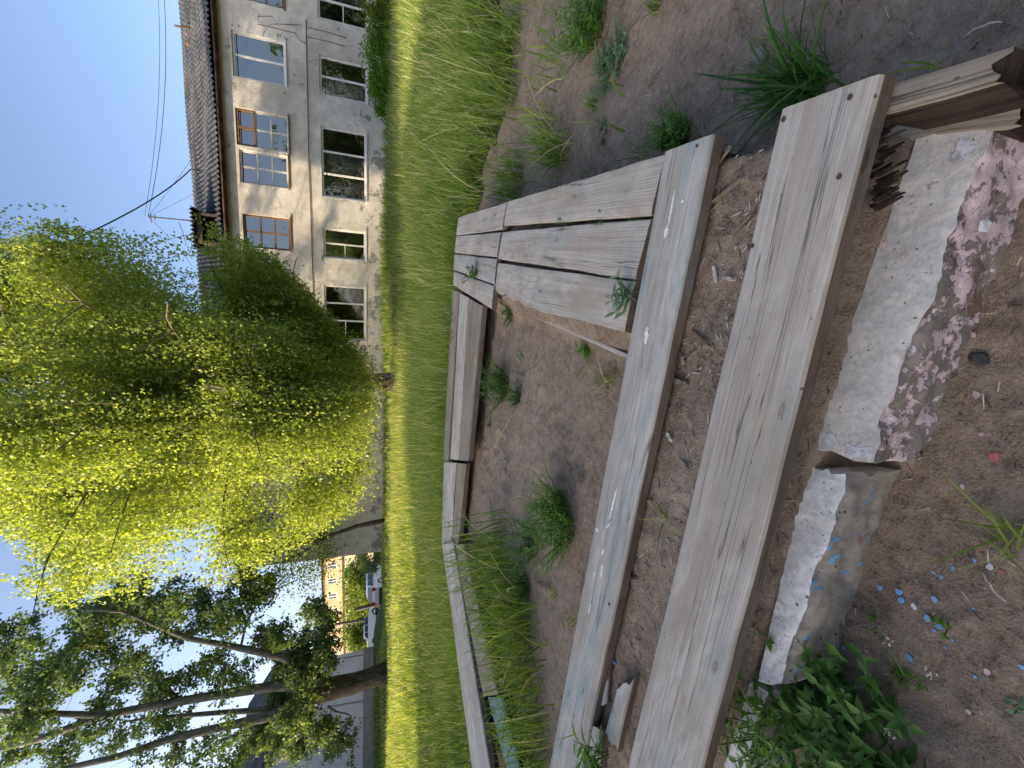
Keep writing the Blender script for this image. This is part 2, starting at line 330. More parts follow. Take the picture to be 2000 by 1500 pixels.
# ------------------------------------------------------------------ terrain
CTRL = np.array([(0, 8, .06), (3, 7, .04), (-5, 8, .05), (14, 18.5, .48), (20, 17, .48), (5, 20.2, .5), (-4, 22, .58), (-8.9, 23.3, .6), (-12.6, 28, .15), (-14.2, 32, 0), (-16.6, 38, -.07), (-24.6, 45, .28),
    (-20, 33, .95), (-20.5, 27, .97), (-22, 20, .9), (-16.5, 24, .6), (-13.5, 21, .45), (-8, 14, .22), (0, 14, .24), (8, 13, .24), (-30, 60, .3), (30, 30, .5), (-40, 20, 1), (0, 60, .3), (60, 60, .5), (0, 2, 0), (5, 3, 0), (-6, 3, 0),
    (-10, 5, 0), (0, -20, 0), (0, 300, 0), (-200, 200, 0), (200, 200, 0), (200, -100, 0), (-200, -100, 0)])
def terr(x, y):
    x = np.asarray(x, float); y = np.asarray(y, float); num = np.zeros_like(x); den = np.zeros_like(x)
    for cx, cy, cz in CTRL:
        w = 1 / (((x - cx) ** 2 + (y - cy) ** 2 + .8) ** 1.7); num += w * cz; den += w
    return num / den
# retained soil inside the sandbox: polygon edges, anticlockwise
SB = [(.60, .60), (1.78, 4.75), (-2.1, 5.72), (-3.75, 4.1), (-3.3, 1.73)]
def edges(x, y):
    out = []
    for i in range(len(SB)):
        (ax, ay_), (bx, by) = SB[i], SB[(i + 1) % len(SB)]
        L = math.hypot(bx - ax, by - ay_); nx, ny = -(by - ay_) / L, (bx - ax) / L
        out.append((x - ax) * nx + (y - ay_) * ny)
    return out      # right, back, left-back, left-front, front (positive inside)
_fr = random.Random(5)
FOOT = [(_fr.uniform(-1.6, 1.3), _fr.uniform(1.9, 4.3), _fr.uniform(0, 3.1), _fr.uniform(.09, .15), _fr.uniform(.05, .08), _fr.uniform(.008, .022)) for _ in range(30)] + [(_fr.uniform(1.1, 3.0), _fr.uniform(.8, 3.4), _fr.uniform(0, 3.1), _fr.uniform(.09, .14), _fr.uniform(.05, .07), _fr.uniform(.004, .012)) for _ in range(16)]
def ground(x, y, rough=True):
    x = np.asarray(x, float); y = np.asarray(y, float)
    z = terr(x, y)
    r, bk, l1, l2, f = edges(x, y); ins = np.minimum.reduce([r, bk, l1, l2, f])
    fj = f + .05 * fbm(x * 11, y * 11, 3, 77) + .02 * fbm(x * 40, y * 40, 2, 78); rim = .188 + .016 * sstep(fj, -.022, .012) + .145 * sstep(f, .03, .22)
    rim = np.where(np.minimum.reduce([bk, l1, l2]) < np.minimum(r, f), .21, rim)
    pit = .235 + .03 * sstep(y, 2.5, 5)
    k = np.minimum.reduce([sstep(f, .56, .70), sstep(r, .60, .82), sstep(bk, .2, .35), sstep(l1, .2, .35), sstep(l2, .2, .35)])
    zi = rim * (1 - k) + pit * k
    w = sstep(ins, -.015, .03)
    z = z * (1 - w) + zi * w
    # soil banked up a little outside
    if rough:
        near = np.exp(-((x) ** 2 + (y - 2) ** 2) / 60)
        z = z + near * (.05 * fbm(x * 2.2, y * 2.2, 3, 3) + .045 * fbm(x * 8, y * 8, 4, 9) + .020 * fbm(x * 33, y * 33, 3, 21)) * (1 - .35 * w)
        z = z + (1 - near) * .10 * fbm(x * .7, y * .7, 3, 5)
        for k in range(46):      # footprints and hollows in the soil
            q = FOOT[k]; dx, dy = x - q[0], y - q[1]; u = dx * math.cos(q[2]) + dy * math.sin(q[2]); v = -dx * math.sin(q[2]) + dy * math.cos(q[2]); d2 = (u / q[3]) ** 2 + (v / q[4]) ** 2
            z = z - q[5] * np.exp(-d2 ** 2 * 1.5) + q[5] * .45 * np.exp(-((np.sqrt(d2) - 1.35) / .3) ** 2)
    return z
def gz(x, y): return float(ground(np.array([x]), np.array([y]), True)[0])
def axis(fine0, fine1, st, grow, lim):
    a = list(np.arange(fine0, fine1, st)); s = st; v = a[-1]
    while v < lim: s *= grow; v += s; a.append(v)
    s = st; v = fine0; b = []
    while v > -lim: s *= grow; v -= s; b.append(v)
    return np.array(b[::-1] + a)
gx = axis(-2.4, 2.4, .0125, 1.045, 900); gy = axis(.25, 4.6, .0125, 1.04, 900)
XX, YY = np.meshgrid(gx, gy); ZZ = ground(XX, YY)
nx_, ny_ = len(gx), len(gy)
V = np.stack([XX.ravel(), YY.ravel(), ZZ.ravel()], 1)
ii = (np.arange(ny_ - 1)[:, None] * nx_ + np.arange(nx_ - 1)[None, :]).ravel()
Fq = np.stack([ii, ii + 1, ii + 1 + nx_, ii + nx_], 1)
GR = np_mesh('ground', V, Fq, M['soil'], smooth=True); tag(GR, kind='structure')
BND_Y = [-400, 0, 60, 130, 200, 250, 290, 350, 420, 500, 560, 900, 1000, 1200, 1500, 1900]
BND_V = [960, 985, 1000, 1004, 1000, 985, 968, 945, 925, 930, 940, 940, 940, 960, 1000, 1100]
def grassy(x, y):       # 1 where the meadow grows, 0 on bare soil
    pv, pyy, d = proj_np(x, y, np.zeros_like(x))
    b = np.interp(pyy, BND_Y, BND_V)
    r, bk, l1, l2, f = edges(x, y); ins = np.minimum.reduce([r, bk, l1, l2, f])
    far = (d > .5) & (pv < b + 60 * fbm(x * 1.3, y * 1.3, 3, 2)) & (y > 1.0)
    g = np.where(far | (y > 9), 1.0, 0.0); g = np.where(ins > -.05, 0, g)
    return np.where(y < 1.0, 0, g)
at = GR.data.attributes.new('cover', 'FLOAT', 'POINT'); at.data.foreach_set('value', grassy(XX.ravel(), YY.ravel()).astype(np.float32))

# ------------------------------------------------------------------ grass
def fringe(x, y):       # sparse blades that thin out over the bare soil beside the meadow
    pv, pyy, d = proj_np(x, y, np.zeros_like(x)); b = np.interp(pyy, BND_Y, BND_V); r, bk, l1, l2, f = edges(x, y); ins = np.minimum.reduce([r, bk, l1, l2, f])
    cl = np.clip(fbm(x * 2.6, y * 2.6, 3, 91) * 4, 0, 1)
    return (ins < -.06) & (y > 1) & (d > .5) & (x > 0) & (RNG.uniform(0, 1, len(x)) < np.exp(-np.maximum(pv - b, 0) / 75) * .55 * cl + .004)
def blades(px, py, pz, h, w, lean, bend, tone, segs=2):
    n = len(px); ang = RNG.uniform(0, 2 * np.pi, n)
    dx, dy = np.cos(ang), np.sin(ang)                       # width direction
    la = lean[0]; lx, ly = np.cos(la) * lean[1], np.sin(la) * lean[1]
    P0 = np.stack([px, py, pz - .01], 1)
    def at(t): return P0 + np.stack([lx * h * (t ** 1.6) * bend, ly * h * (t ** 1.6) * bend, h * (t - .25 * bend * t * t * lean[1])], 1)
    Wd = np.stack([dx, dy, np.zeros(n)], 1)
    vs = [P0 - Wd * w[:, None] * .4, P0 + Wd * w[:, None] * .4]
    for s in range(1, segs):
        t = s / segs; c = at(np.full(n, t)); ww = (w * .5 * (1.0 if t < .6 else .75))[:, None]
        vs += [c - Wd * ww, c + Wd * ww]
    vs.append(at(np.ones(n)))
    k = 2 * segs + 1
    Vv = np.stack(vs, 1).reshape(-1, 3); b = np.arange(n) * k
    q = np.concatenate([np.stack([b + 2 * s, b + 2 * s + 1, b + 2 * s + 3, b + 2 * s + 2], 1) for s in range(segs - 1)])
    tr = np.stack([b + k - 3, b + k - 2, b + k - 1], 1)
    return Vv, q, tr, np.tile(tone, segs - 1), tone
def field(name, y0, y1, dens, hfun, wid, mat, segs=2, straw=.06, margin=1.25):
    Wx = margin * y1 + 2; N = int(dens * 2 * Wx * (y1 - y0))
    x = RNG.uniform(-Wx, Wx, N); y = RNG.uniform(y0, y1, N)
    ok = (np.abs(x) < margin * y + 1.5) & ((grassy(x, y) > .5) | fringe(x, y))
    cl = fbm(x * 1.7, y * 1.7, 3, 31) + .5
    ok &= RNG.uniform(0, 1, N) < np.clip(.35 + 1.3 * cl, 0, 1)
    x, y, cl = x[ok], y[ok], cl[ok]; n = len(x)
    h = hfun(x, y) * np.where(grassy(x, y) > .5, 1, .45) * RNG.uniform(.55, 1.15, n) * (.65 + .7 * cl)
    tone = np.clip(RNG.normal(.45, .22, n) + (cl - .5) * .6, 0, .8); tone[RNG.uniform(0, 1, n) < straw] = 1
    lean = (RNG.normal(.5, 1.4, n) + 2.5 * fbm(x * .6, y * .6, 2, 55), np.abs(RNG.normal(.5, .38, n)))
    return blades(x, y, ground(x, y), h, wid * RNG.uniform(.6, 1.3, n), lean, RNG.uniform(.3, 1.2, n), tone, segs)
def join(parts):
    Vs = []; Q = []; T = []; tq = []; tt = []; o = 0
    for v, q, t, a, b in parts: Vs.append(v); Q.append(q + o); T.append(t + o); tq.append(a); tt.append(b); o += len(v)
    return np.concatenate(Vs), np.concatenate(Q), np.concatenate(T), np.concatenate(tq), np.concatenate(tt)
def h_tall(x, y):
    h = .48 - .03 * sstep(y, 9, 12)
    h = h * (1 - .6 * sstep(-x, 1.5, 5) * (1 - sstep(y, 10.5, 13)))     # the left part of the meadow is low lawn
    h = h * (1 - .72 * sstep(y - .22 * np.abs(np.minimum(x, 0)) * 0, 15.5, 17.5) * sstep(-x, -3, 3))
    return h
gp = [field('g', .9, 5, 620, h_tall, .012, None, 4, .07), field('g', 5, 8, 760, h_tall, .012, None, 3, .08), field('g', 8, 12, 520, h_tall, .013, None, 2, .10), field('g', 12, 17, 330, h_tall, .016, None, 2, .16), field('g', 17, 30, 70, h_tall, .03, None, 2, .05)]
gp += [field('g', 3.5, 9, 26, lambda x, y: h_tall(x, y) * 1.55, .008, None, 4, .55), field('g', 9, 16, 34, lambda x, y: h_tall(x, y) * 1.2, .013, None, 3, .6)]
Vv, q, tr, a, b = join(gp)
tag(np_mesh('meadow_grass', Vv, q, M['grass'], tone=a, Ft=tr, tone_t=b), kind='stuff')

def tuft(name, label, pos, h, n, spread, mat='grass', w=.006, cat='grass tuft', lean_mu=None, group=None, leanw=.55):
    x = np.full(n, pos[0]) + RNG.normal(0, spread, n); y = np.full(n, pos[1]) + RNG.normal(0, spread, n)
    z = np.full(n, pos[2]) if len(pos) > 2 else ground(x, y)
    hh = h * RNG.uniform(.45, 1.1, n); tone = np.clip(RNG.normal(.4, .25, n), 0, .85); tone[RNG.uniform(0, 1, n) < .05] = 1
    az_ = RNG.uniform(0, 6.28, n) if lean_mu is None else RNG.normal(lean_mu, 1.0, n)
    v, q, t, a, b = blades(x, y, z, hh, w * RNG.uniform(.6, 1.3, n), (az_, np.abs(RNG.normal(leanw, .35, n))), RNG.uniform(.5, 1.5, n), tone, 5)
    c = Vector((pos[0], pos[1], float(z.min())))
    o = np_mesh(name, v - np.array(c), q, M[mat], tone=a, Ft=t, tone_t=b, loc=c)
    return tag(o, label, cat, group)

# ------------------------------------------------------------------ leafy plants
def leaf_pts(base, d, up, L, W, nseg=4, curl=.25, serr=0, shape='lance'):
    d = Vector(d).normalized(); s = d.cross(Vector(up)); s = s.normalized() if s.length > 1e-4 else Vector((1, 0, 0)); n = s.cross(d)
    vs = []; fs = []
    for i in range(nseg + 1):
        t = i / nseg
        wd = {'lance': math.sin(math.pi * min(1, t ** .8 * .97 + .03)), 'oval': math.sin(math.pi * (t ** .62)) if t < 1 else 0, 'heart': (math.sin(math.pi * (t * .8 + .2)) if t > 0 else .55)}[shape]
        wd = max(wd, .04) * W * .5 * (1 + (serr * (1 if i % 2 else -1)))
        c = Vector(base) + d * (L * t) - Vector((0, 0, 1)) * (curl * L * t * t)
        vs += [c - s * wd + n * wd * .35, c, c + s * wd + n * wd * .35]
    for i in range(nseg):
        a = 3 * i; fs += [(a, a + 1, a + 4, a + 3), (a + 1, a + 2, a + 5, a + 4)]
    return vs, fs
class Leaves:
    def __init__(s): s.v = []; s.f = []; s.t = []
    def add(s, vs, fs, tone):
        o = len(s.v); s.v += [tuple(v) for v in vs]; s.f += [tuple(i + o for i in f) for f in fs]; s.t += [tone] * len(fs)
    def build(s, name, mat, parent=None, loc=None, orig=(0, 0, 0)):
        return np_mesh(name, np.array(s.v) - np.array(orig), np.array(s.f), mat, parent, np.array(s.t), True, loc)
def leafy(name, label, pos, h, stems, lf, mat='weed', shape='lance', cat='weed', group=None, spread=.05, lean=.35, per=9, flowers=False, sub=True, lw=.3, rise=.35):
    """stems with leaves up their length; lf = leaf length"""
    pos = Vector(pos); L = Leaves(); S = MB(); Fl = Leaves()
    for i in range(stems):
        an = random.uniform(0, 6.28); rr = spread * math.sqrt(random.random()); b = pos + Vector((math.cos(an) * rr, math.sin(an) * rr, -.01))
        hh = h * random.uniform(.55, 1.1); la = random.gauss(0, lean); lb = random.gauss(0, lean)
        pts = [b + Vector((la * hh * t * t + math.cos(an) * rr * t, lb * hh * t * t + math.sin(an) * rr * t, hh * t)) for t in (0, .35, .7, 1)]
        S.tube(pts, [.0022, .002, .0016, .001], 5)
        for k in range(per):
            t = (k + random.random()) / per; t = .12 + .88 * t
            j = min(2, int(t * 3)); q = pts[j].lerp(pts[j + 1], t * 3 - j)
            ga = k * 2.4 + random.uniform(-.4, .4)
            d = Vector((math.cos(ga), math.sin(ga), rise + random.uniform(-.3, .4)))
            sz = lf * random.uniform(.6, 1.15) * (1 - .35 * t)
            vs, fs = leaf_pts(q, d, (0, 0, 1), sz, sz * lw * random.uniform(.8, 1.2), 4, random.uniform(.05, .4), 0, shape)
            L.add(vs, fs, min(1, max(0, random.gauss(.35 + .3 * t, .2))))
        if flowers and random.random() < .8:
            for k in range(9):
                q = pts[3] + Vector((random.gauss(0, .006), random.gauss(0, .006), random.gauss(0, .006)))
                vs, fs = leaf_pts(q, (random.gauss(0, 1), random.gauss(0, 1), .5), (0, 0, 1), .006, .006, 2); Fl.add(vs, fs, random.random())
    r = empty(name, pos, label, cat, group)
    L.build('foliage', M[mat], r, (0, 0, 0), pos); S.build('stems', M['stem'], r)
    if flowers: Fl.build('flowers', M['flower'], r, (0, 0, 0), pos)
    return r

# ------------------------------------------------------------------ planks
def plank(name, q, th, mats, parent, label=None, nl=None, nw=8, wob=.004, ragged=None, sag=0, tilt=0, rough_end=0):
    """q: four top corners a,b (one end) c,d (other end); a-d and b-c are the long edges. Written in world coordinates."""
    a, b, c, d = [Vector(p) for p in q]; L = ((a + b) / 2 - (c + d) / 2).length; W = ((a - b).length + (c - d).length) / 2
    nl = nl or max(10, int(L / .03)); sd = random.uniform(0, 100)
    vs = []; uv = []
    rows = []
    prof = []      # (t across, drop) points round the section, rounded edges
    e = min(.011, W * .12)
    top = [0] + [i / (nw - 1) for i in range(1, nw - 1)] + [1]
    ring = [(0, -th), (0, -th * .5), (0, -e * 1.2)] + [(e * .4 / W if t == 0 else (1 - e * .4 / W if t == 1 else t), (-e * .3 if t in (0, 1) else 0)) for t in top] + [(1, -e * 1.2), (1, -th * .5), (1, -th)]
    nr = len(ring)
    for i in range(nl + 1):
        t = i / nl; A = a.lerp(d, t); B = b.lerp(c, t); dirl = ((d - a).normalized())
        na = fbm(np.array([t * L * 3 + sd]), np.array([sd]), 4)[0]; nb = fbm(np.array([t * L * 3 + sd]), np.array([sd + 9]), 4)[0]
        hz = fbm(np.array([t * L * 1.3 + sd]), np.array([sd + 4]), 2)[0] * wob * 2.0 - sag * math.sin(math.pi * t)
        acr = (B - A).normalized()
        A = A + acr * na * wob * 2.2; B = B + acr * nb * wob * 2.2
        if ragged: 
            ra, rb = ragged(t); A = A + acr * ra; B = B - acr * rb
        for (s, dz) in ring:
            p = A.lerp(B, s)
            nn = fbm(np.array([s * W * 14 + sd]), np.array([t * L * 2 + sd]), 3)[0]
            ed = 0
            if rough_end and i in (0, nl): ed = rough_end * (1 if i == 0 else -1) * fbm(np.array([s * 9 + sd]), np.array([dz * 40.]), 3)[0] * 2
            vs.append(p + Vector((0, 0, dz + hz + (nn * wob * .5 if dz > -.01 else 0))) + dirl * ed)
            uv.append((t * L, s * W - (0 if dz > -e * 1.5 else dz)))
    fs = []; mi = []
    for i in range(nl):
        for k in range(nr):
            k2 = (k + 1) % nr
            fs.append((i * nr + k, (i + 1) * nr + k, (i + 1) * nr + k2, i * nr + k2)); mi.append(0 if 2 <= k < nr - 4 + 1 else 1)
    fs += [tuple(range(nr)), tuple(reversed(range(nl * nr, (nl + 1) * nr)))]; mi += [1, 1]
    mb = MB(); mb.add(vs, fs, mi, uv, False)
    o = mb.build(name, mats, parent)
    me = o.data
    import bmesh
    bm = bmesh.new(); bm.from_mesh(me); bmesh.ops.recalc_face_normals(bm, faces=bm.faces); bm.to_mesh(me); bm.free()
    sm = [True] * len(me.polygons); sm[-1] = sm[-2] = False; me.polygons.foreach_set('use_smooth', sm)
    if hasattr(me, 'set_sharp_from_angle'): me.set_sharp_from_angle(angle=R(50))
    if label: o['label'] = label
    return o
def nail(parent, p, r=.006):
    mb = MB(); p = Vector(p); vs = [p + Vector((math.cos(k) * r * random.uniform(.85, 1.1), math.sin(k) * r * .8, .003)) for k in np.linspace(0, 6.28, 9)[:-1]]
    lo = [v - Vector((0, 0, .008)) for v in vs]
    mb.add(vs + lo, [tuple(range(8))] + [(k, k + 8, (k + 1) % 8 + 8, (k + 1) % 8) for k in range(8)])
    o = mb.build('nail', M['nail'], parent)
    pw = Vector(parent.location) + Vector(parent.parent.location) if parent.parent else Vector(parent.location)
    o.location = -pw; return o

Z0 = .42
sb = empty('sandbox', (0, 2.5, .2), 'weathered grey wooden sandbox with broken plank seats round bare soil', 'sandbox')
def Q(*pts, z=Z0): return [az(x, y, z) for x, y in pts]
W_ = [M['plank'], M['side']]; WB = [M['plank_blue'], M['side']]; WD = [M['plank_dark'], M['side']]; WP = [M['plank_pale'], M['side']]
p1 = plank('seat_plank', Q((1526, 213), (1720, 143), (1362, 1530), (1218, 1530)), .05, W_, sb, 'widest nearest plank with nail heads at its end', nl=120, nw=16, wob=.005)
for x, y in ((1661, 190), (1531, 233), (1640, 345), (1470, 480)): nail(p1, az(x, y, Z0), .007)
p2 = plank('seat_plank', Q((1297, 297), (1390, 262), (1128, 1530), (1066, 1530)), .05, WB, sb, 'blue-tinged plank with flecks of white paint', nl=120, nw=12, wob=.004)
nail(p2, az(1362, 285, Z0)); nail(p2, az(1190, 1180, Z0))
def paint_spot(parent, pts, w):
    P_ = [az(x, y, Z0) + Vector((0, 0, .0035)) for x, y in pts]; mb = MB(); vs = []; n = 14
    for i in range(n + 1):
        t = i / n * (len(P_) - 1); j = min(len(P_) - 2, int(t)); q = P_[j].lerp(P_[j + 1], t - j); d = (P_[j + 1] - P_[j]).normalized(); s_ = Vector((-d.y, d.x, 0)); ww = w * math.sin(math.pi * (i + .4) / (n + .8)) * random.uniform(.5, 1.2)
        q = q + s_ * random.gauss(0, w * .15); vs += [q - s_ * ww, q + s_ * ww, q - s_ * ww - Vector((0, 0, .004)), q + s_ * ww - Vector((0, 0, .004))]
    fs = [(4 * i, 4 * i + 1, 4 * i + 5, 4 * i + 4) for i in range(n)] + [(4 * i, 4 * i + 4, 4 * i + 6, 4 * i + 2) for i in range(n)] + [(4 * i + 1, 4 * i + 3, 4 * i + 7, 4 * i + 5) for i in range(n)]
    mb.add(vs, fs); o = mb.build('paint_spot', M['paint_white'], parent); o.location = -(Vector(parent.location) + Vector(sb.location)); return o
M['paint_white'] = flat_mat('white_paint', (.74, .73, .68), .7, .3, 0, .12, 80)
for pts, w in (([(1319, 372), (1313, 405), (1306, 438)], .004), ([(1305, 438), (1299, 466)], .008), ([(1336, 390), (1331, 396)], .006), ([(1265, 638), (1261, 672)], .012), ([(1205, 955), (1198, 985), (1190, 1015)], .006), ([(1168, 1030), (1167, 1040)], .009), ([(1192, 1020), (1186, 1032)], .004), ([(1180, 1070), (1176, 1085)], .005), ([(1178, 1100), (1174, 1130)], .006), ([(1163, 1115), (1162, 1124)], .006), ([(1155, 1180), (1150, 1200)], .004)): paint_spot(p2, pts, w)
zr = Z0 - .002
plank('seat_plank', Q((1300, 298), (1270, 421), (982, 441), (991, 393), z=zr), .05, W_, sb, wob=.006)
plank('seat_plank', Q((1272, 426), (1240, 546), (971, 506), (976, 453), z=zr - .003), .05, W_, sb, wob=.005)
def rag(t): return (0, .015 + .085 * max(0, (t - .45) / .55) ** 1.2 + .02 * math.sin(t * 40) * max(0, t - .3))
plank('seat_plank', Q((1241, 549), (1218, 655), (960, 590), (969, 513), z=zr - .006), .05, W_, sb, 'plank with a rotten broken inner edge', wob=.006, ragged=rag, nl=90)
for i, q in enumerate([((989, 394), (980, 449), (891, 460), (896, 424)), ((978, 453), (970, 502), (888, 494), (891, 461)), ((970, 505), (965, 556), (886, 528), (888, 496)), ((964, 559), (960, 605), (885, 557), (886, 530))]):
    plank('seat_plank', Q(*q, z=Z0 + .004 * (i % 2) + .006), .05, W_ if i != 2 else WB, sb, 'short end plank with smudges of blue paint' if i == 1 else None, wob=.004)
# back side
plank('seat_plank', Q((883, 565), (895, 570), (874, 900), (865, 900), z=Z0 - .01), .05, WD, sb, wob=.006)
plank('seat_plank', Q((898, 572), (914, 581), (894, 899), (879, 896)), .06, WP, sb, wob=.006)
plank('seat_plank', Q((915, 582), (940, 597), (913, 900), (895, 899)), .06, [M['plank_dark'], M['side']], sb, 'greenish inner plank of the back seat', wob=.006)
plank('seat_plank', Q((867, 903), (890, 904), (880, 1062), (862, 1062), z=Z0 - .02), .06, WP, sb, wob=.008)
plank('seat_plank', Q((892, 904), (908, 906), (893, 1070), (882, 1066), z=Z0 - .03), .06, WD, sb, wob=.008)
# left side
plank('seat_plank', Q((863, 1064), (884, 1058), (960, 1530), (925, 1530)), .06, WP, sb, 'pale split log-like plank of the left seat', wob=.009)
plank('seat_plank', Q((886, 1065), (905, 1062), (971, 1357), (943, 1360), z=Z0 - .02), .07, WD, sb, wob=.007)
plank('seat_plank', Q((952, 1361), (980, 1362), (1022, 1530), (996, 1530), z=Z0 - .06), .09, [M['teal_wood'], M['rot']], sb, 'plank with turquoise paint', wob=.006)
plank('seat_plank', Q((930, 1377), (938, 1378), (972, 1530), (962, 1530), z=Z0 - .04), .05, [M['brown_wood'], M['rot']], sb, 'splintered bare brown plank', wob=.008, rough_end=.03)
# frame beams under the seats
def beam(name, a, b, w, z1, z0, mat, lab=None, wob=.01, **k):
    a = Vector((*a, z1)); b = Vector((*b, z1)); n = Vector((-(b - a).y, (b - a).x, 0)).normalized() * w / 2
    return plank(name, [a - n, a + n, b + n, b - n], z1 - z0, mat, sb, lab, wob=wob, **k)
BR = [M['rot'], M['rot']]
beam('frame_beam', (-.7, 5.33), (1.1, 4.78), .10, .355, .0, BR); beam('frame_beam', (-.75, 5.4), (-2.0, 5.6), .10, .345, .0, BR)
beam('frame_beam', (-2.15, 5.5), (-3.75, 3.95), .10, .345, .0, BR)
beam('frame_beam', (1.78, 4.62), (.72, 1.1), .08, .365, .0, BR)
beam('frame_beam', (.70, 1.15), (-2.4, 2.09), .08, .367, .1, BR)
# inner retaining strip beside the right hand seat
ia = az(1228, 697, .29); ib = az(985, 592, .29)
beam('retaining_board', ia[:2], ib[:2], .022, .29, .1, [M['plank_pale'], M['plank_dark']], wob=.004)
# corner beam that sticks out below the near right corner
c0 = az(1700, 205, .36); c1 = az(1962, 128, .36)
beam('corner_beam', c0[:2], c1[:2], .055, .362, .06, [M['plank_dark'], M['rot']], 'protruding beam with rotten dark side', wob=.012, rough_end=.05, nw=6)
c0 = az(1690, 262, .2); c1 = az(1965, 222, .2)
beam('corner_beam', c0[:2], c1[:2], .06, .2, .02, [M['plank_dark'], M['rot']], 'low splintered brown beam', wob=.016, rough_end=.06)
for k in range(26):          # rotten splinters of the beam under the front plank
    s = random.random(); pa = az(1700 + 25 * random.random(), 225 + 190 * s, .30 - .08 * random.random()); d = Vector((.02, -.07, random.uniform(-.03, .005)))
    mb = MB(); n = Vector((random.uniform(.003, .006), .002, 0)); e = pa + d * random.uniform(.3, .8)
    vs = [pa - n, pa + n, pa + n + Vector((0, 0, .012)), pa - n + Vector((0, 0, .012)), e - n * .3, e + n * .3, e + n * .3 + Vector((0, 0, .005)), e - n * .3 + Vector((0, 0, .005))]
    mb.add(vs, [(0, 1, 2, 3), (4, 7, 6, 5), (0, 4, 5, 1), (1, 5, 6, 2), (2, 6, 7, 3), (3, 7, 4, 0)], 0, [(v.x, v.y * .3) for v in vs]); mb.build('rotten_splinter', M['rot'], sb)
# remains of the missing middle planks, half buried
plank('plank_remnant', Q((1203, 1345), (1233, 1328), (1201, 1465), (1181, 1428), z=.392), .06, WB, sb, 'blue-grey broken piece with a knot', wob=.006, rough_end=.06)
plank('plank_remnant', Q((1163, 1292), (1187, 1288), (1182, 1375), (1155, 1352), z=.380), .03, WB, sb, None, wob=.008, rough_end=.06)
plank('plank_remnant', Q((1134, 1405), (1172, 1430), (1165, 1530), (1122, 1530), z=.402), .04, WP, sb, None, wob=.006, rough_end=.02)

# ------------------------------------------------------------------ broken concrete kerb
def kerb(label, tb, tf, zt, mats, seed, chip=.02, n=110, tilt=0):
    """tb: back top edge (two xy), tf: front top edge (two xy)"""
    mb = MB(); vs = []; ring = []
    b0, b1, f0, f1 = [Vector((*p, 0)) for p in (*tb, *tf)]
    prof = [(0, 0, -.02), (0, 0, .10)] + [(0, s, 1) for s in np.linspace(0, 1, 9)] + [(1, 1, s) for s in np.linspace(.93, -.15, 14)]
    N = len(prof)
    for i in range(n + 1):
        t = i / n; A = b0.lerp(b1, t); B = f0.lerp(f1, t); al = (b1 - b0).normalized()
        out = (B - A).normalized()
        for k, (_, s, zz) in enumerate(prof):
            p = A.lerp(B, s); z = zt * zz + tilt * t
            e = fbm(np.array([t * 9 + seed]), np.array([k * .35 + seed]), 4)[0]; e2 = fbm(np.array([t * 30 + seed]), np.array([k * .9 + seed]), 3)[0]
            off = chip * e * 1.4 + chip * .5 * e2
            edge = max(0, 1 - abs(k - 10.5) / 2.0) * chip * .9 * max(0, fbm(np.array([t * 14 + seed]), np.array([seed * 3.]), 3)[0] + .25) * 2.2
            p = p + out * (off - edge if k > 9 else (off * .6 if k > 2 else 0)) + Vector((0, 0, z + (e2 * .3 + e * .35) * chip - edge * .6))
            endr = 0
            if i < 3 or i > n - 3:
                endr = chip * 1.6 * fbm(np.array([k * .8 + seed * 2]), np.array([float(i > 9) * 7]), 3)[0]
            vs.append(p + al * endr)
    fs = []; mi = []
    for i in range(n):
        for k in range(N - 1):
            fs.append((i * N + k, i * N + k + 1, (i + 1) * N + k + 1, (i + 1) * N + k)); mi.append(0 if k < 10 else 1)
    fs += [tuple(range(N)), tuple(reversed(range(n * N, (n + 1) * N)))]; mi += [0, 0]
    c = (b0 + f1) / 2
    mb.add([v - c for v in vs], fs, mi, None, True)
    o = mb.build('concrete_kerb', mats, None, c)
    import bmesh
    bm = bmesh.new(); bm.from_mesh(o.data); bmesh.ops.recalc_face_normals(bm, faces=bm.faces); bm.to_mesh(o.data); bm.free()
    o.data.set_sharp_from_angle(angle=R(42))
    return tag(o, label, 'concrete kerb', 'broken concrete kerb in front of the sandbox')
kerb('large broken concrete kerb piece with peeling pink and red paint', ((.585, .62), (-.178, .877)), ((.52, .50), (-.200, .714)), .2, [M['conc_top'], M['pink_face']], 3.3, .026)
kerb('whitewashed concrete kerb piece with blue paint specks beside the open crack', ((-.235, .885), (-.97, 1.05)), ((-.243, .772), (-.925, .965)), .195, [M['conc_white'], M['blue_face']], 8.1, .022)
kerb('small white concrete kerb end half hidden behind the leafy weeds at the frame edge', ((-1.0, 1.10), (-1.45, 1.24)), ((-.985, 1.02), (-1.40, 1.13)), .185, [M['conc_white'], M['blue_face']], 5.7, .016)

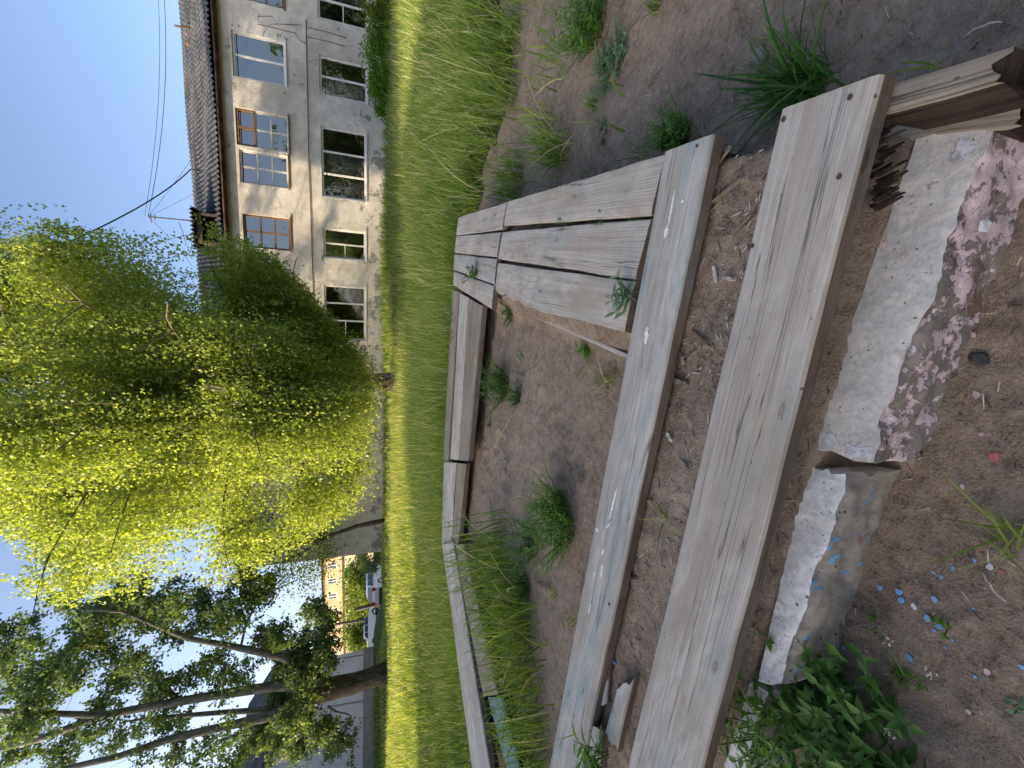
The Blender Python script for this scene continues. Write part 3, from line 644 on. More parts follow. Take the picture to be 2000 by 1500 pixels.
# ------------------------------------------------------------------ small things on the soil
def blob(name, label, cat, p, dims, mat, rot=0, seed=0, group=None, rough=.12):
    import bmesh
    bm = bmesh.new(); bmesh.ops.create_icosphere(bm, subdivisions=3, radius=1)
    for v in bm.verts:
        n = v.co.copy(); k = 1 + rough * 2 * float(fbm(np.array([n.x * 1.3 + seed]), np.array([n.y * 1.3 + n.z * 1.7 + seed]), 3)[0])
        v.co = Vector((n.x * dims[0] * k, n.y * dims[1] * k, n.z * dims[2] * k))
    me = bpy.data.meshes.new(name); bm.to_mesh(me); bm.free()
    for q in me.polygons: q.use_smooth = True
    o = link(name, me, mat, None, p); o.rotation_euler[2] = rot; return tag(o, label, cat, group)
def on(x, y, z=0.0, lift=0.0):
    p = az(x, y, z)
    for _ in range(4): p = az(x, y, gz(p.x, p.y))
    p.z += lift; return p
blob('stone', 'smooth grey oval stone on the soil right of the sandbox', 'stone', on(1488, 110, 0, .012), (.036, .026, .020), M['stone'], .4, 2)
blob('stone', 'dark rough lump in the soil in front of the pink kerb', 'stone', on(1915, 702, 0, .004), (.022, .017, .010), M['dark_stone'], .9, 5, rough=.3)
blob('stone', 'small pale pebble on the soil near the grass tuft', 'stone', on(1534, 64, 0, .004), (.012, .009, .006), M['stone'], 0, 9)
def stick(label, a, b, r, mat, cat='stick', name='stick', group=None, z=0, lift=.006, bow=.01):
    A = on(*a, z, lift); B = on(*b, z, lift); mb = MB(); pts = []
    for i in range(8):
        t = i / 7; q = A.lerp(B, t) + Vector((0, 0, bow * math.sin(math.pi * t))) + Vector((random.gauss(0, 1), random.gauss(0, 1), 0)) * r * .8
        pts.append(q - A)
    mb.tube(pts, [r * (1 - .35 * i / 7) for i in range(8)], 6); o = mb.build(name, M[mat] if isinstance(mat, str) else mat, None, A); return tag(o, label, cat, group)
M['straw'] = flat_mat('pale_straw', (.52, .46, .36), .8, .2, 0, .2, 60)
M['chip'] = wood_mat('wood_chip', (.33, .25, .17), (.12, .09, .065))
stick('pale straight stick on the soil at the near right edge', (1888, 74), (1963, 40), .003, 'straw')
stick('thin dark twig on the bare soil right of the sandbox', (1268, 172), (1300, 130), .0025, 'twig')
stick('long thin twig rising from the leafy weed at the right edge', (1222, 78), (1256, 10), .002, 'twig')
stick('thin pale curved stalk on the soil inside the sandbox', (965, 878), (1006, 805), .002, 'straw', z=.2)
stick('dry bent stalk on the soil before the leafy weed clump', (1921, 1115), (1966, 1173), .0022, 'straw')
stick('short pale straw lying on the soil beyond the smooth stone', (1275, 185), (1255, 192), .002, 'straw')
def chip(label, x, y, L, W, rot, z=.34, mat=None, name='wood_chip', group=None, th=.008, cat='wood chip'):
    p = on(x, y, z, .004); mb = MB(); n = 6; vs = []; 
    for i in range(n + 1):
        t = i / n - .5; w = W * (.5 if i in (0, n) else 1) * random.uniform(.7, 1.1) / 2
        for s, zz in ((-1, 0), (1, 0), (1, th), (-1, th)): vs.append(Vector((t * L + random.gauss(0, .02 * L), s * w, zz * random.uniform(.5, 1.1))))
    fs = [(i * 4 + k, i * 4 + (k + 1) % 4, (i + 1) * 4 + (k + 1) % 4, (i + 1) * 4 + k) for i in range(n) for k in range(4)] + [(3, 2, 1, 0), (n * 4, n * 4 + 1, n * 4 + 2, n * 4 + 3)]
    mb.add(vs, fs, 0, [(v.x, v.y) for v in vs]); o = mb.build(name, mat or M['chip'], None, p); o.rotation_euler = (random.gauss(0, .15), random.gauss(0, .12), rot); return tag(o, label, cat, group)
chip('pale peeling splinter of wood on the soil between the two front planks', 1400, 536, .06, .013, .3, mat=M['straw'])
chip('greyish curled wood piece next to the pale splinter between the front planks', 1425, 545, .055, .010, 1.2, mat=M['straw'])
chip('thick broken block of wood beside the hole between the front planks', 1335, 750, .07, .024, 1.4, th=.022)
chip('short pale stub of wood on the soil under the blue-tinged plank', 1310, 853, .045, .014, .9, mat=M['straw'])
chip('small brown bark scrap on the soil near the chip pile', 1337, 705, .03, .022, .5)
G = 'brown splinters between the two front planks'
for x, y, L, W, r in ((1372, 660, .11, .012, 1.0), (1360, 690, .08, .009, 2.2), (1400, 330, .16, .012, 2.0), (1420, 375, .13, .01, 1.8), (1385, 420, .12, .009, 1.9), (1440, 300, .08, .008, 1.6), (1340, 905, .06, .008, 1.1), (1265, 980, .09, .012, 2.0), (1230, 1130, .14, .016, 2.0), (1300, 620, .07, .01, 1.7), (1455, 440, .09, .009, 2.1), (1350, 1010, .06, .006, 1.5)):
    chip('brown weathered splinter lying on the soil between the two front planks', x, y, L, W, r, group=G)
# scattered fine litter
def litter():
    mb = MB(); cl = [(1, 0)]
    N = 2700
    for i in range(N):
        if i < 1300: x = random.uniform(1230, 1500); y = random.uniform(280, 1300); p = az(x, y, .35); r, bk, l1, l2, f = edges(np.array([p.x]), np.array([p.y])); 
        elif i < 1500: p = Vector((random.uniform(-.9, .75), random.uniform(.35, .9), 0))
        elif i < 2300: p = Vector((random.uniform(.6, 3), random.uniform(.7, 3.4), 0))
        else: p = Vector((random.uniform(-1.5, 1.0), random.uniform(1.8, 4.2), 0))
        p.z = gz(p.x, p.y) + .003
        L = random.choice((.004, .006, .01, .018, .03)) * random.uniform(.7, 1.4); W = min(L * .5, random.uniform(.0015, .0035)); a = random.uniform(0, 3.14); d = Vector((math.cos(a), math.sin(a), random.gauss(0, .2))) * L / 2; n = Vector((-math.sin(a), math.cos(a), 0)) * W / 2; u = Vector((0, 0, W * .7))
        vs = [p - d - n, p - d + n, p + d + n * .5, p + d - n * .5]; vs += [v + u for v in vs]
        mb.add(vs, [(4, 5, 6, 7), (0, 4, 7, 3), (1, 2, 6, 5), (0, 1, 5, 4), (3, 7, 6, 2)], random.choice((0, 0, 1, 1, 2)))
    o = mb.build('litter', [M['straw'], M['twig'], M['side']]); tag(o, kind='stuff')
litter()
def flake(mat, label, x, y, s, group):
    p = on(x, y, 0, .002); n = random.randint(5, 8); mb = MB(); up = Vector((random.gauss(0, .15), random.gauss(0, .15), 0))
    vs = [Vector((math.cos(k * 6.283 / n) * s * random.uniform(.5, 1.1), math.sin(k * 6.283 / n) * s * random.uniform(.4, .9), 0)) for k in range(n)]
    for v in vs: v.z = v.dot(up) + .25 * s * (v.length / s) ** 2 * random.random() + .002
    lo = [v - Vector((0, 0, .0012)) for v in vs]
    mb.add(vs + lo, [tuple(range(n)), tuple(reversed(range(n, 2 * n)))] + [(k, k + n, (k + 1) % n + n, (k + 1) % n) for k in range(n)])
    return tag(mb.build('paint_flake', mat, None, p), label, 'paint flake', group)
for x, y, s in ((1758, 1157), (1720, 1148), (1827, 1170), (1813, 1206), (1778, 1285), (1826, 1230)) and ((1758, 1157, .014), (1720, 1148, .011), (1827, 1170, .012), (1813, 1206, .011), (1778, 1285, .013), (1762, 1172, .010), (1836, 1222, .010)):
    flake(M['f_blue'], 'blue paint flake on the soil in front of the white kerb piece', x, y, s, 'blue paint flakes')
for x, y in ((1905, 1095), (1825, 1118), (1863, 1110), (1791, 1133), (1722, 1246), (1650, 1265), (1693, 1286), (1848, 1265), (1861, 1250), (1903, 1188), (1906, 1322), (1923, 1323), (1786, 1363), (1998, 1303), (1840, 1127), (1826, 1232), (1840, 1225)):
    flake(M['f_blue'], 'tiny blue paint flake on the soil in front of the white kerb piece', x, y, random.uniform(.004, .007), 'tiny blue paint flakes')
flake(M['f_red'], 'largest red paint flake on the soil before the kerb', 1942, 891, .014, 'red paint flakes'); flake(M['f_pink'], 'pink paint flake on the soil before the large kerb piece', 1908, 770, .013, 'pink paint flakes')
for x, y in ((1883, 888), (1850, 943), (1877, 970), (1768, 1135), (1893, 1013), (1960, 1118)): flake(M['f_red'], 'small red paint flake on the soil before the kerb', x, y, random.uniform(.004, .006), 'small red paint flakes')
for x, y in ((1882, 950), (1918, 849), (1903, 655), (1930, 1311), (1893, 1390)): flake(M['f_pink'], 'small pink paint flake on the soil before the kerb', x, y, random.uniform(.006, .009), 'small pink paint flakes')
flake(M['f_white'], 'pale grey paint flake among blue flakes on the soil', 1786, 1184, .010, 'white paint flakes'); flake(M['f_white'], 'whitish curled flake lying near the dry bent stalk', 1936, 1107, .011, 'white paint flakes')
o = flake(M['f_white'], 'white peeling patch of paint stuck on the pink kerb face', 1903, 447, .020, 'white paint flakes'); o.location = az(1903, 447, .135) + Vector((.004, -.016, 0)); o.rotation_euler = (1.45, 0, -.25)
o = chip('small blue plastic shard on the soil between the planks', 1201, 1291, .03, .012, 1.3, mat=M['f_blue'], name='plastic_shard', cat='shard')

# ------------------------------------------------------------------ weeds and tufts in and round the sandbox
tuft('grass_tuft', 'dense grass tuft beside the near right end of the widest plank', on(1585, 172)[:2], .25, 130, .04, 'weed', w=.009, lean_mu=1.0, leanw=.8)
tuft('grass_tuft', 'tall grass tuft against the outer edge of the right hand seat', on(1098, 300)[:2], .40, 110, .08, w=.008)
tuft('grass_tuft', 'grass tuft at the outer far corner of the sandbox', on(1015, 345)[:2], .45, 120, .12, w=.009)
tuft('grass_tuft', 'loose grass tuft on bare soil nearest the meadow edge', on(1070, 255)[:2], .26, 50, .06, w=.008)
tuft('grass_tuft', 'small low grass tuft alone on the soil path', on(1160, 205)[:2], .10, 45, .02, w=.006)
tuft('grass_tuft', 'sparse tall stalks by the blue-tinged plank end', on(1255, 300)[:2], .24, 12, .04, w=.004)
tuft('grass_tuft', 'short tuft at the right frame edge below the bright weed', on(1285, 15)[:2], .09, 40, .015, w=.006)
tuft('grass_tuft', 'few short blades beside the smooth stone', on(1497, 78)[:2], .06, 14, .012, w=.004)
tuft('grass_tuft', 'single long blades at the near right edge of the soil', on(1830, 125)[:2], .22, 5, .01, w=.004)
tuft('grass_tuft', 'meadow edge grass clump leaning over bare soil', on(1005, 180)[:2], .38, 110, .12, w=.009)
tuft('grass_tuft', 'grass clump at the meadow edge near the right frame edge', on(1010, 60)[:2], .40, 120, .14, w=.009)
tuft('grass_tuft', 'largest overhanging grass tuft inside the sandbox', on(990, 1090, .24)[:2], .60, 240, .17, w=.010, lean_mu=2.5)
tuft('grass_tuft', 'long grass tuft inside the sandbox near its left seat', on(1020, 1205, .24)[:2], .50, 230, .17, w=.010)
tuft('grass_tuft', 'grass tuft inside the sandbox below the white flower', on(1030, 1290, .24)[:2], .46, 190, .16, w=.008)
tuft('grass_tuft', 'grass tuft inside the sandbox beside the turquoise plank', on(1050, 1400, .24)[:2], .44, 160, .15, w=.008)
tuft('grass_tuft', 'grass tuft in the left frame corner of the sandbox', on(1062, 1490, .24)[:2], .36, 100, .12, w=.008)
tuft('grass_tuft', 'thin flattened grass on the soil near the blue-tinged plank', on(1195, 745, .24)[:2], .16, 22, .03, w=.005, leanw=1.4)
tuft('grass_tuft', 'second thin grass sprig inside the sandbox above the flattened grass', on(1150, 715, .24)[:2], .13, 14, .03, w=.005, leanw=1.4)
tuft('grass_tuft', 'few green blades between the two front planks', on(1300, 1010, .35)[:2], .09, 7, .02, w=.007, leanw=1.1)
tuft('grass_tuft', 'dry grass tuft growing through the gap by the broken blue-grey piece', on(1155, 1400, .35)[:2], .20, 40, .03, w=.004, leanw=1.0)
tuft('grass_tuft', 'bright blades at the bottom corner of the soil in front', on(1985, 1055)[:2], .12, 22, .02, w=.005, leanw=1.0)
tuft('grass_tuft', 'small faint tuft inside the sandbox by its middle', on(1085, 1160, .24)[:2], .08, 30, .025, w=.004)
tuft('grass_tuft', 'small dark tuft inside the sandbox behind the rail', on(1120, 1210, .24)[:2], .08, 24, .02, w=.004)
for lab, (x, y), z, h, st, lf, mt, shp, kw in [
    ('bright leafy weed clump growing at the right frame edge', (1165, 55), 0, .30, 75, .065, 'weed_bright', 'lance', dict(spread=.13, lw=.34, per=11)),
    ('low grey-green clover patch beside the bright weed', (1195, 130), 0, .08, 45, .04, 'weed_grey', 'oval', dict(spread=.10, lw=.6)),
    ('low grey-green sprig on the soil path', (1175, 262), 0, .05, 9, .03, 'weed_grey', 'oval', dict(spread=.05, lw=.6)),
    ('small green feathery weed at the outer end of the blue-tinged plank', (1335, 266), 0, .17, 60, .04, 'weed_bright', 'lance', dict(spread=.045, per=12)),
    ('bright bushy weed clump inside the sandbox', (1105, 1015), .24, .26, 85, .055, 'weed_bright', 'lance', dict(spread=.13, per=12, lw=.34)),
    ('darker leafy weed behind the bright bushy one', (1040, 1055), .24, .24, 50, .055, 'weed', 'lance', dict(spread=.11)),
    ('lowest leafy weed inside the sandbox between grass tufts', (1030, 1145), .24, .20, 40, .045, 'weed_bright', 'lance', dict(spread=.07)),
    ('round feathery weed near the back seat', (985, 755), .24, .22, 75, .045, 'weed', 'lance', dict(spread=.13, per=14, lw=.34)),
    ('small feathery weed next to the round one', (1015, 772), .24, .13, 30, .04, 'weed', 'lance', dict(spread=.05)),
    ('grey-green sprawling weed on the soil right of the round weed', (1020, 725), .24, .07, 14, .03, 'weed_grey', 'lance', dict(spread=.10)),
    ('tiny sprout on the open soil inside the sandbox', (957, 828), .24, .06, 7, .03, 'weed', 'lance', dict(spread=.03)),
    ('faint low sprouts in the middle of the sandbox soil', (985, 900), .24, .05, 8, .025, 'weed', 'lance', dict(spread=.08)),
    ('broad leaved plantain at the inner far corner', (1000, 615), .24, .10, 9, .085, 'weed', 'oval', dict(spread=.05, per=4, lw=.42)),
    ('young broad leaved sprout beside the right hand seat', (1148, 690), .25, .09, 6, .05, 'weed_bright', 'oval', dict(spread=.02, per=4, lw=.5)),
    ('grey-green lance leaved plant growing from the gap by the blue-tinged plank', (1243, 580), .37, .15, 8, .075, 'weed_grey', 'lance', dict(spread=.02, per=7)),
    ('leafy plant growing between the short end planks', (940, 532), .38, .18, 12, .085, 'weed', 'lance', dict(spread=.03)),
    ('small yellowish sprout in the seat crack', (1178, 432), .39, .05, 6, .025, 'weed_bright', 'oval', dict(spread=.02, per=5, lw=.6)),
    ('small sprout farther along the seat crack', (1108, 432), .39, .06, 5, .03, 'weed_grey', 'lance', dict(spread=.02, per=5)),
    ('tiny sprout in the seat crack at its near end', (1255, 422), .39, .035, 5, .016, 'weed_bright', 'oval', dict(spread=.015, per=5, lw=.6)),
    ('trailing weed along the inner face of the back seat', (928, 660), .30, .10, 14, .03, 'weed', 'oval', dict(spread=.16, lw=.6)),
    ('trailing weed by the back seat plank end', (925, 770), .26, .10, 12, .03, 'weed', 'oval', dict(spread=.08, lw=.6)),
    ('weed growing beside the yellow stained plank', (915, 930), .26, .12, 14, .03, 'weed', 'oval', dict(spread=.08, lw=.6)),
    ('climbing weed over the outer back plank', (884, 640), .40, .10, 16, .035, 'weed', 'oval', dict(spread=.14, lw=.5)),
    ('toothed leaf plant hanging over the left end of the blue-tinged plank', (1180, 1470), .40, .15, 8, .12, 'weed_bright', 'lance', dict(spread=.04, per=5, lw=.28)),
    ('small weed with split leaves on the soil in front', (1770, 1325), 0, .035, 6, .022, 'weed_bright', 'oval', dict(spread=.02, per=5, lw=.6)),
    ('small sprout between blue flakes on the soil', (1838, 1215), 0, .03, 4, .02, 'weed_bright', 'oval', dict(spread=.015, per=4, lw=.6)),
    ('low sprig on the soil near the kerb base', (1715, 1225), 0, .03, 5, .015, 'weed_bright', 'oval', dict(spread=.02, per=5, lw=.6)),
    ('grey-green seedling at the near soil edge', (1985, 1375), 0, .035, 4, .022, 'weed_grey', 'oval', dict(spread=.015, per=4, lw=.7)),
    ('tiny seedling on the soil under the leafy grass blades', (1825, 1038), 0, .015, 3, .012, 'weed_bright', 'oval', dict(spread=.006, per=4, lw=.6)),
]:
    leafy('weed', lab, on(x, y, z) if z < .3 else az(x, y, z), h, st, lf, mt, shp, **kw)
leafy('weed', 'large dark green broad leaved weed clump covering the kerb end', on(1650, 1440), .24, 80, .068, 'weed', 'oval', spread=.19, per=12, lw=.45, lean=.4)
leafy('weed', 'light green narrow leaved weed between the kerb end and the front plank', az(1500, 1440, .19), .14, 20, .045, 'weed_bright', 'lance', spread=.09, per=9)
leafy('weed', 'thin stalked weed with tiny white flower clusters in the broad leaved clump', on(1740, 1390), .16, 9, .02, 'weed', 'lance', spread=.10, per=5, lean=.7, flowers=True)
# white flower head beside the left seat
p = on(1010, 1262, .24); fl = empty('flower', p, 'single white flower head on a stalk beside the left seat', 'flower')
mb = MB(); top = p + Vector((-.03, .05, .27)); mb.tube([p, p + Vector((-.01, .03, .15)), top], [.002, .002, .0015], 5); mb.build('stem', M['stem'], fl)
L = Leaves()
for k in range(26):
    a = k * 2.4; vs, fs = leaf_pts(top, (math.cos(a), math.sin(a), random.uniform(-.3, 1)), (0, 0, 1), .026, .010, 3); L.add(vs, fs, random.random())
L.build('petals', M['flower'], fl, (0, 0, 0), p)

# ------------------------------------------------------------------ right apartment building
WL = Vector((-8.9, 23.6, 0)); WR_ = Vector((13.64, 19.0, 0)); E = (WR_ - WL).normalized(); NRM = Vector((E.y, -E.x, 0))   # NRM points to the camera
if NRM.y > 0: NRM = -NRM
def fac(px, py):        # picture point on the facade: distance along it and height
    r = ray(px, py); o = Vector((0, 0, H)); t = (WL - o).dot(NRM) / r.dot(NRM); q = o + r * t
    return (q - WL).dot(E), q.z
def fp(s, z, out=0.0): return WL + E * s + Vector((0, 0, z)) + NRM * out
LEN = 36.0; ZB = 0.0; ZE = 6.95; DEP = 11.0
bl = empty('apartment_building', fp(LEN / 2, .3), 'old two storey plastered apartment building with grey corrugated roof', 'building')
wins = []   # s0, s1, z0, z1, style
def addwin(v0, v1, y0, y1, style):
    s_a, _ = fac((v0 + v1) / 2, y1); s_b, _ = fac((v0 + v1) / 2, y0); _, zt = fac(v0, (y0 + y1) / 2); _, zb = fac(v1, (y0 + y1) / 2)
    wins.append([s_a, s_b, zb, zt, style])
addwin(454, 557, 70, 158, 'pvc2'); addwin(461, 563, 218, 290, 'mix'); addwin(468, 563, 298, 362, 'six_white'); addwin(475, 567, 422, 486, 'six_brown'); addwin(481, 571, 540, 600, 'six_brown')
addwin(624, 717, 117, 193, 'pvc2b'); addwin(628, 715, 253, 388, 'pvc3'); addwin(632, 714, 449, 506, 'pvc2c'); addwin(634, 714, 559, 664, 'pvc3b'); addwin(620, 718, -35, 46, 'pvc2c'); addwin(448, 553, -70, 4, 'six_brown')
addwin(641, 700, 932, 976, 'pvc2c'); addwin(645, 698, 822, 856, 'pvc2'); addwin(640, 708, 715, 760, 'pvc2b'); addwin(520, 590, 880, 925, 'six_brown'); addwin(505, 585, 690, 750, 'six_brown'); addwin(515, 590, 790, 840, 'pvc2')
up = [w for w in wins if w[3] > 3.5]; lo = [w for w in wins if w[3] <= 3.5]
zt_u = sum(w[3] for w in up[:4]) / 4; zb_u = sum(w[2] for w in up[:4]) / 4; zt_l = sum(w[3] for w in lo[:4]) / 4; zb_l = sum(w[2] for w in lo[:4]) / 4
for s0 in (25.5, 28.3, 31.0, 33.6): wins.append([s0, s0 + 1.3, zb_u, zt_u, 'pvc2']); wins.append([s0, s0 + 1.3, zb_l, zt_l, 'pvc2b'])
ss = sorted(set([0, LEN] + [round(w[k], 4) for w in wins for k in (0, 1)] + list(np.arange(1, LEN, 1.0)))); zs = sorted(set([ZB, ZE] + [round(w[k], 4) for w in wins for k in (2, 3)]))
def inwin(s, z): return any(w[0] < s < w[1] and w[2] < z < w[3] for w in wins)
mb = MB()
for i in range(len(ss) - 1):
    for k in range(len(zs) - 1):
        if not inwin((ss[i] + ss[i + 1]) / 2, (zs[k] + zs[k + 1]) / 2):
            mb.add([fp(ss[i], zs[k]), fp(ss[i + 1], zs[k]), fp(ss[i + 1], zs[k + 1]), fp(ss[i], zs[k + 1])], [(0, 1, 2, 3)])
for w in wins:      # reveals
    a, b, c, d = w[:4]; r = -.32
    for (p, q_) in (((a, c), (b, c)), ((b, c), (b, d)), ((b, d), (a, d)), ((a, d), (a, c))):
        mb.add([fp(*p), fp(*q_), fp(*q_, r), fp(*p, r)], [(0, 1, 2, 3)])
for (p, q_, dp) in (((0, 0), (0, 0), 0),):
    mb.add([fp(0, ZB), fp(0, ZB, -DEP), fp(0, ZE, -DEP), fp(0, ZE)], [(0, 1, 2, 3)]); mb.add([fp(LEN, ZB), fp(LEN, ZB, -DEP), fp(LEN, ZE, -DEP), fp(LEN, ZE)], [(0, 3, 2, 1)]); mb.add([fp(0, ZB, -DEP), fp(LEN, ZB, -DEP), fp(LEN, ZE, -DEP), fp(0, ZE, -DEP)], [(0, 3, 2, 1)])
    for s in (0, LEN): mb.add([fp(s, ZE), fp(s, ZE, -DEP), fp(s, ZE + 2.55, -DEP / 2)], [(0, 1, 2)])
mb.build('wall', M['plaster'], bl)
mb = MB(); mb.add([fp(.05, .5, -.5), fp(LEN - .05, .5, -.5), fp(LEN - .05, .5, -DEP + .1), fp(.05, .5, -DEP + .1)], [(0, 1, 2, 3)])
for z in (3.05, 6.2): mb.add([fp(.05, z, -.05), fp(LEN - .05, z, -.05), fp(LEN - .05, z, -DEP + .1), fp(.05, z, -DEP + .1)], [(0, 1, 2, 3)])
mb.add([fp(.05, .5, -4), fp(LEN - .05, .5, -4), fp(LEN - .05, 6.2, -4), fp(.05, 6.2, -4)], [(0, 1, 2, 3)]); mb.build('interior', M['inside'], bl)
def obox(mb, s0, s1, z0, z1, o0, o1, mi=0):
    vs = [fp(s, z, o) for s in (s0, s1) for z in (z0, z1) for o in (o0, o1)]
    mb.add(vs, [(0, 1, 3, 2), (4, 6, 7, 5), (0, 4, 5, 1), (2, 3, 7, 6), (0, 2, 6, 4), (1, 5, 7, 3)], mi)
def window(w):
    a, b, c, d, st = w; o0, o1 = -.16, -.09; fw = .075
    fm = {'six_brown': 'old_brown', 'six_white': 'old_white', 'mix': 'old_white'}.get(st, 'white_frame')
    f = MB()
    obox(f, a, a + fw, c, d, o0, o1); obox(f, b - fw, b, c, d, o0, o1); obox(f, a + fw, b - fw, c, c + fw, o0, o1); obox(f, a + fw, b - fw, d - fw, d, o0, o1)
    vb = {'pvc3': (.34, .66), 'pvc3b': (.36, .68)}.get(st, (.5,)); hb = ()
    if st.startswith('six') or st == 'mix': hb = (.34, .64)
    for t in vb: m = a + (b - a) * t; obox(f, m - .035, m + .035, c + fw, d - fw, o0 + .003, o1 + .003)
    for t in hb: m = c + (d - c) * t; obox(f, a + fw, b - fw, m - .028, m + .028, o0 + .005, o1 + .001)
    if st in ('pvc2c', 'pvc3b'):
        m = c + (d - c) * .5; ms = a + (b - a) * vb[0]; obox(f, a + fw, ms - .035, m - .018, m + .018, o0 + .005, o1 - .006)
    fr = f.build('window', M[fm], bl)
    g = MB(); g.add([fp(a + fw * .5, c + fw * .5, -.128), fp(b - fw * .5, c + fw * .5, -.128), fp(b - fw * .5, d - fw * .5, -.128), fp(a + fw * .5, d - fw * .5, -.128)], [(0, 1, 2, 3)])
    def sub(mb, name, mat):
        o = mb.build(name, M[mat], fr); o.location = (0, 0, 0); return o
    sub(g, 'pane', 'glass')
    s_ = MB(); obox(s_, a - .06, b + .06, c - .05, c - .002, -.09, .07); sub(s_, 'sill', 'white_frame' if fm == 'white_frame' else 'old_brown')
    if st == 'mix':
        t = MB(); m = c + (d - c) * .64; obox(t, a - .01, b + .01, m + .028, d + .02, o1 + .003, o1 + .03)
        t = MB()
        for (u0, u1, q0, q1) in ((a, a + .09, m, d), (b - .09, b, m, d), (a + .09, b - .09, d - .09, d), (a + .09, b - .09, m, m + .07), ((a + b) / 2 - .05, (a + b) / 2 + .05, m + .07, d - .09)): obox(t, u0, u1, q0, q1, o1 + .004, o1 + .04)
        sub(t, 'transom_frame', 'old_brown')
    cur = {'pvc3': [(.02, .34, 'curtain_green', 1), (.36, .66, 'curtain', 1), (.66, .98, 'curtain_maroon', 1)], 'pvc2': [(.5, .98, 'curtain_green', .6)], 'pvc2b': [(.03, .97, 'curtain_maroon', .55), (.1, .45, 'curtain', .9)], 'pvc2c': [(.5, .98, 'blind', .8)], 'six_white': [(.05, .95, 'curtain', .25)], 'mix': [(.5, .95, 'curtain', .4)], 'six_brown': [(.05, .6, 'curtain', .5)]}.get(st, [])
    for (t0, t1, mt, hf) in cur:
        m_ = MB(); n = 24; vs = []
        for i in range(n + 1):
            s = a + (b - a) * (t0 + (t1 - t0) * i / n); of = -.24 + .03 * math.sin(i * 2.1)
            vs += [fp(s, d - (d - c) * hf, of), fp(s, d, of)]
        m_.add(vs, [(2 * i, 2 * i + 2, 2 * i + 3, 2 * i + 1) for i in range(n)], 0, None, True); sub(m_, 'curtain', mt)
for w in wins: window(w)
# roof
def roofpt(s, t): # t 0 at the eave, 1 at the ridge
    return fp(s, 6.93 + 2.75 * t, .36 - (.36 + DEP / 2) * t)
mb = MB(); pit = .20; rows = 14; ncols = int((LEN + 1.2) / (pit / 6)); vs = []
for r_ in range(rows + 1):
    for half in (0, 1):
        if r_ in (0,) and half == 0: continue
        if r_ == rows and half == 1: continue
        t = r_ / rows; lift = .028 if half == 1 else 0
        for i in range(ncols + 1):
            s = -.6 + i * pit / 6; p = roofpt(s, t); p = p + Vector((0, 0, .045 * math.sin(i * math.pi / 3) + lift * 1 + .03 * math.sin(s * .9 + r_)))
            vs.append(p)
nr = len(vs) // (ncols + 1)
fs = [(r_ * (ncols + 1) + i, r_ * (ncols + 1) + i + 1, (r_ + 1) * (ncols + 1) + i + 1, (r_ + 1) * (ncols + 1) + i) for r_ in range(nr - 1) for i in range(ncols)]
mb.add(vs, fs, 0, None, False)
e0 = len(mb.v)
mb.add([fp(-.6, 9.6, -DEP / 2), fp(LEN + .6, 9.6, -DEP / 2), fp(LEN + .6, 6.9, -DEP - .5), fp(-.6, 6.9, -DEP - .5)], [(0, 1, 2, 3)])
roof = mb.build('roof', M['slate'], bl)
mb = MB(); obox(mb, -.55, LEN + .55, 6.74, 6.88, .26, .30); obox(mb, -.55, LEN + .55, 6.78, 6.82, 0.003, .26); obox(mb, -.58, -.555, 6.7, 6.86, -6, .26); mb.build('eave_board', M['brown_trim'], bl)
mb = MB(); mb.tube([fp(-.5, 6.83, .36), fp(LEN + .5, 6.83, .36)], .05, 10); mb.build('gutter', M['brown_trim'], bl)
# dormer
s_d, _ = fac(420, 475); s_e, _ = fac(420, 415)
ds0, ds1 = min(s_d, s_e), max(s_d, s_e); o_ = -.55
mb = MB()
obox(mb, ds0, ds0 + .09, 7.0, 8.12, o_ - .08, o_); obox(mb, ds1 - .09, ds1, 7.0, 8.12, o_ - .08, o_); obox(mb, ds0 + .09, ds1 - .09, 7.0, 7.22, o_ - .08, o_); obox(mb, ds0 + .09, ds1 - .09, 7.92, 8.12, o_ - .08, o_)
obox(mb, ds0, ds0 + .05, 7.0, 8.1, o_ - 3, o_ - .08); obox(mb, ds1 - .05, ds1, 7.0, 8.1, o_ - 3, o_ - .08); obox(mb, ds0 + .15, ds0 + .7, 7.25, 7.5, o_ - .6, o_ - .55)
dm = mb.build('dormer', M['post'], bl)
mb = MB(); vs = []; n = 60
for i in range(n + 1):
    s = ds0 - .2 + (ds1 - ds0 + .4) * i / n; z = 8.16 + .045 * math.sin(i * 1.05)
    vs += [fp(s, z, o_ + .25), fp(s, z + .25, o_ - 3.4), fp(s, z + .05, o_ + .25)]
mb.add(vs, [(3 * i, 3 * i + 3, 3 * i + 4, 3 * i + 1) for i in range(n)] + [(3 * i, 3 * i + 2, 3 * i + 5, 3 * i + 3) for i in range(n)]); o = mb.build('dormer_roof', M['slate'], dm); o.location = (0, 0, 0)
# pipes on the facade
mb = MB(); zc = fac(603, 300)[1]; pts = [fp(fac(598, 40)[0], fac(598, 40)[1], .05), fp(fac(604, 300)[0], zc, .05), fp(fac(612, 560)[0], fac(612, 560)[1], .05), fp(2, zc, .05)]
mb.tube(pts, .018, 8); mb.build('gas_pipe', M['pipe'], bl)
for path in ([(504, 34), (504, 33), (532, 33), (538, 48), (582, 50)], [(504, 48), (560, 62), (575, 65), (588, 82), (598, 84)], [(602, 55), (640, 64), (676, 75)], [(600, 73), (640, 82), (674, 92)], [(655, 895), (662, 882), (700, 878)]):
    mb = MB(); mb.tube([fp(*fac(*q), .045) for q in path], .013, 6); mb.build('gas_pipe', M['pipe'], bl)
mb = MB(); obox(mb, 0, LEN, 0, .62, .002, .05); mb.build('plinth', M['plaster'], bl)

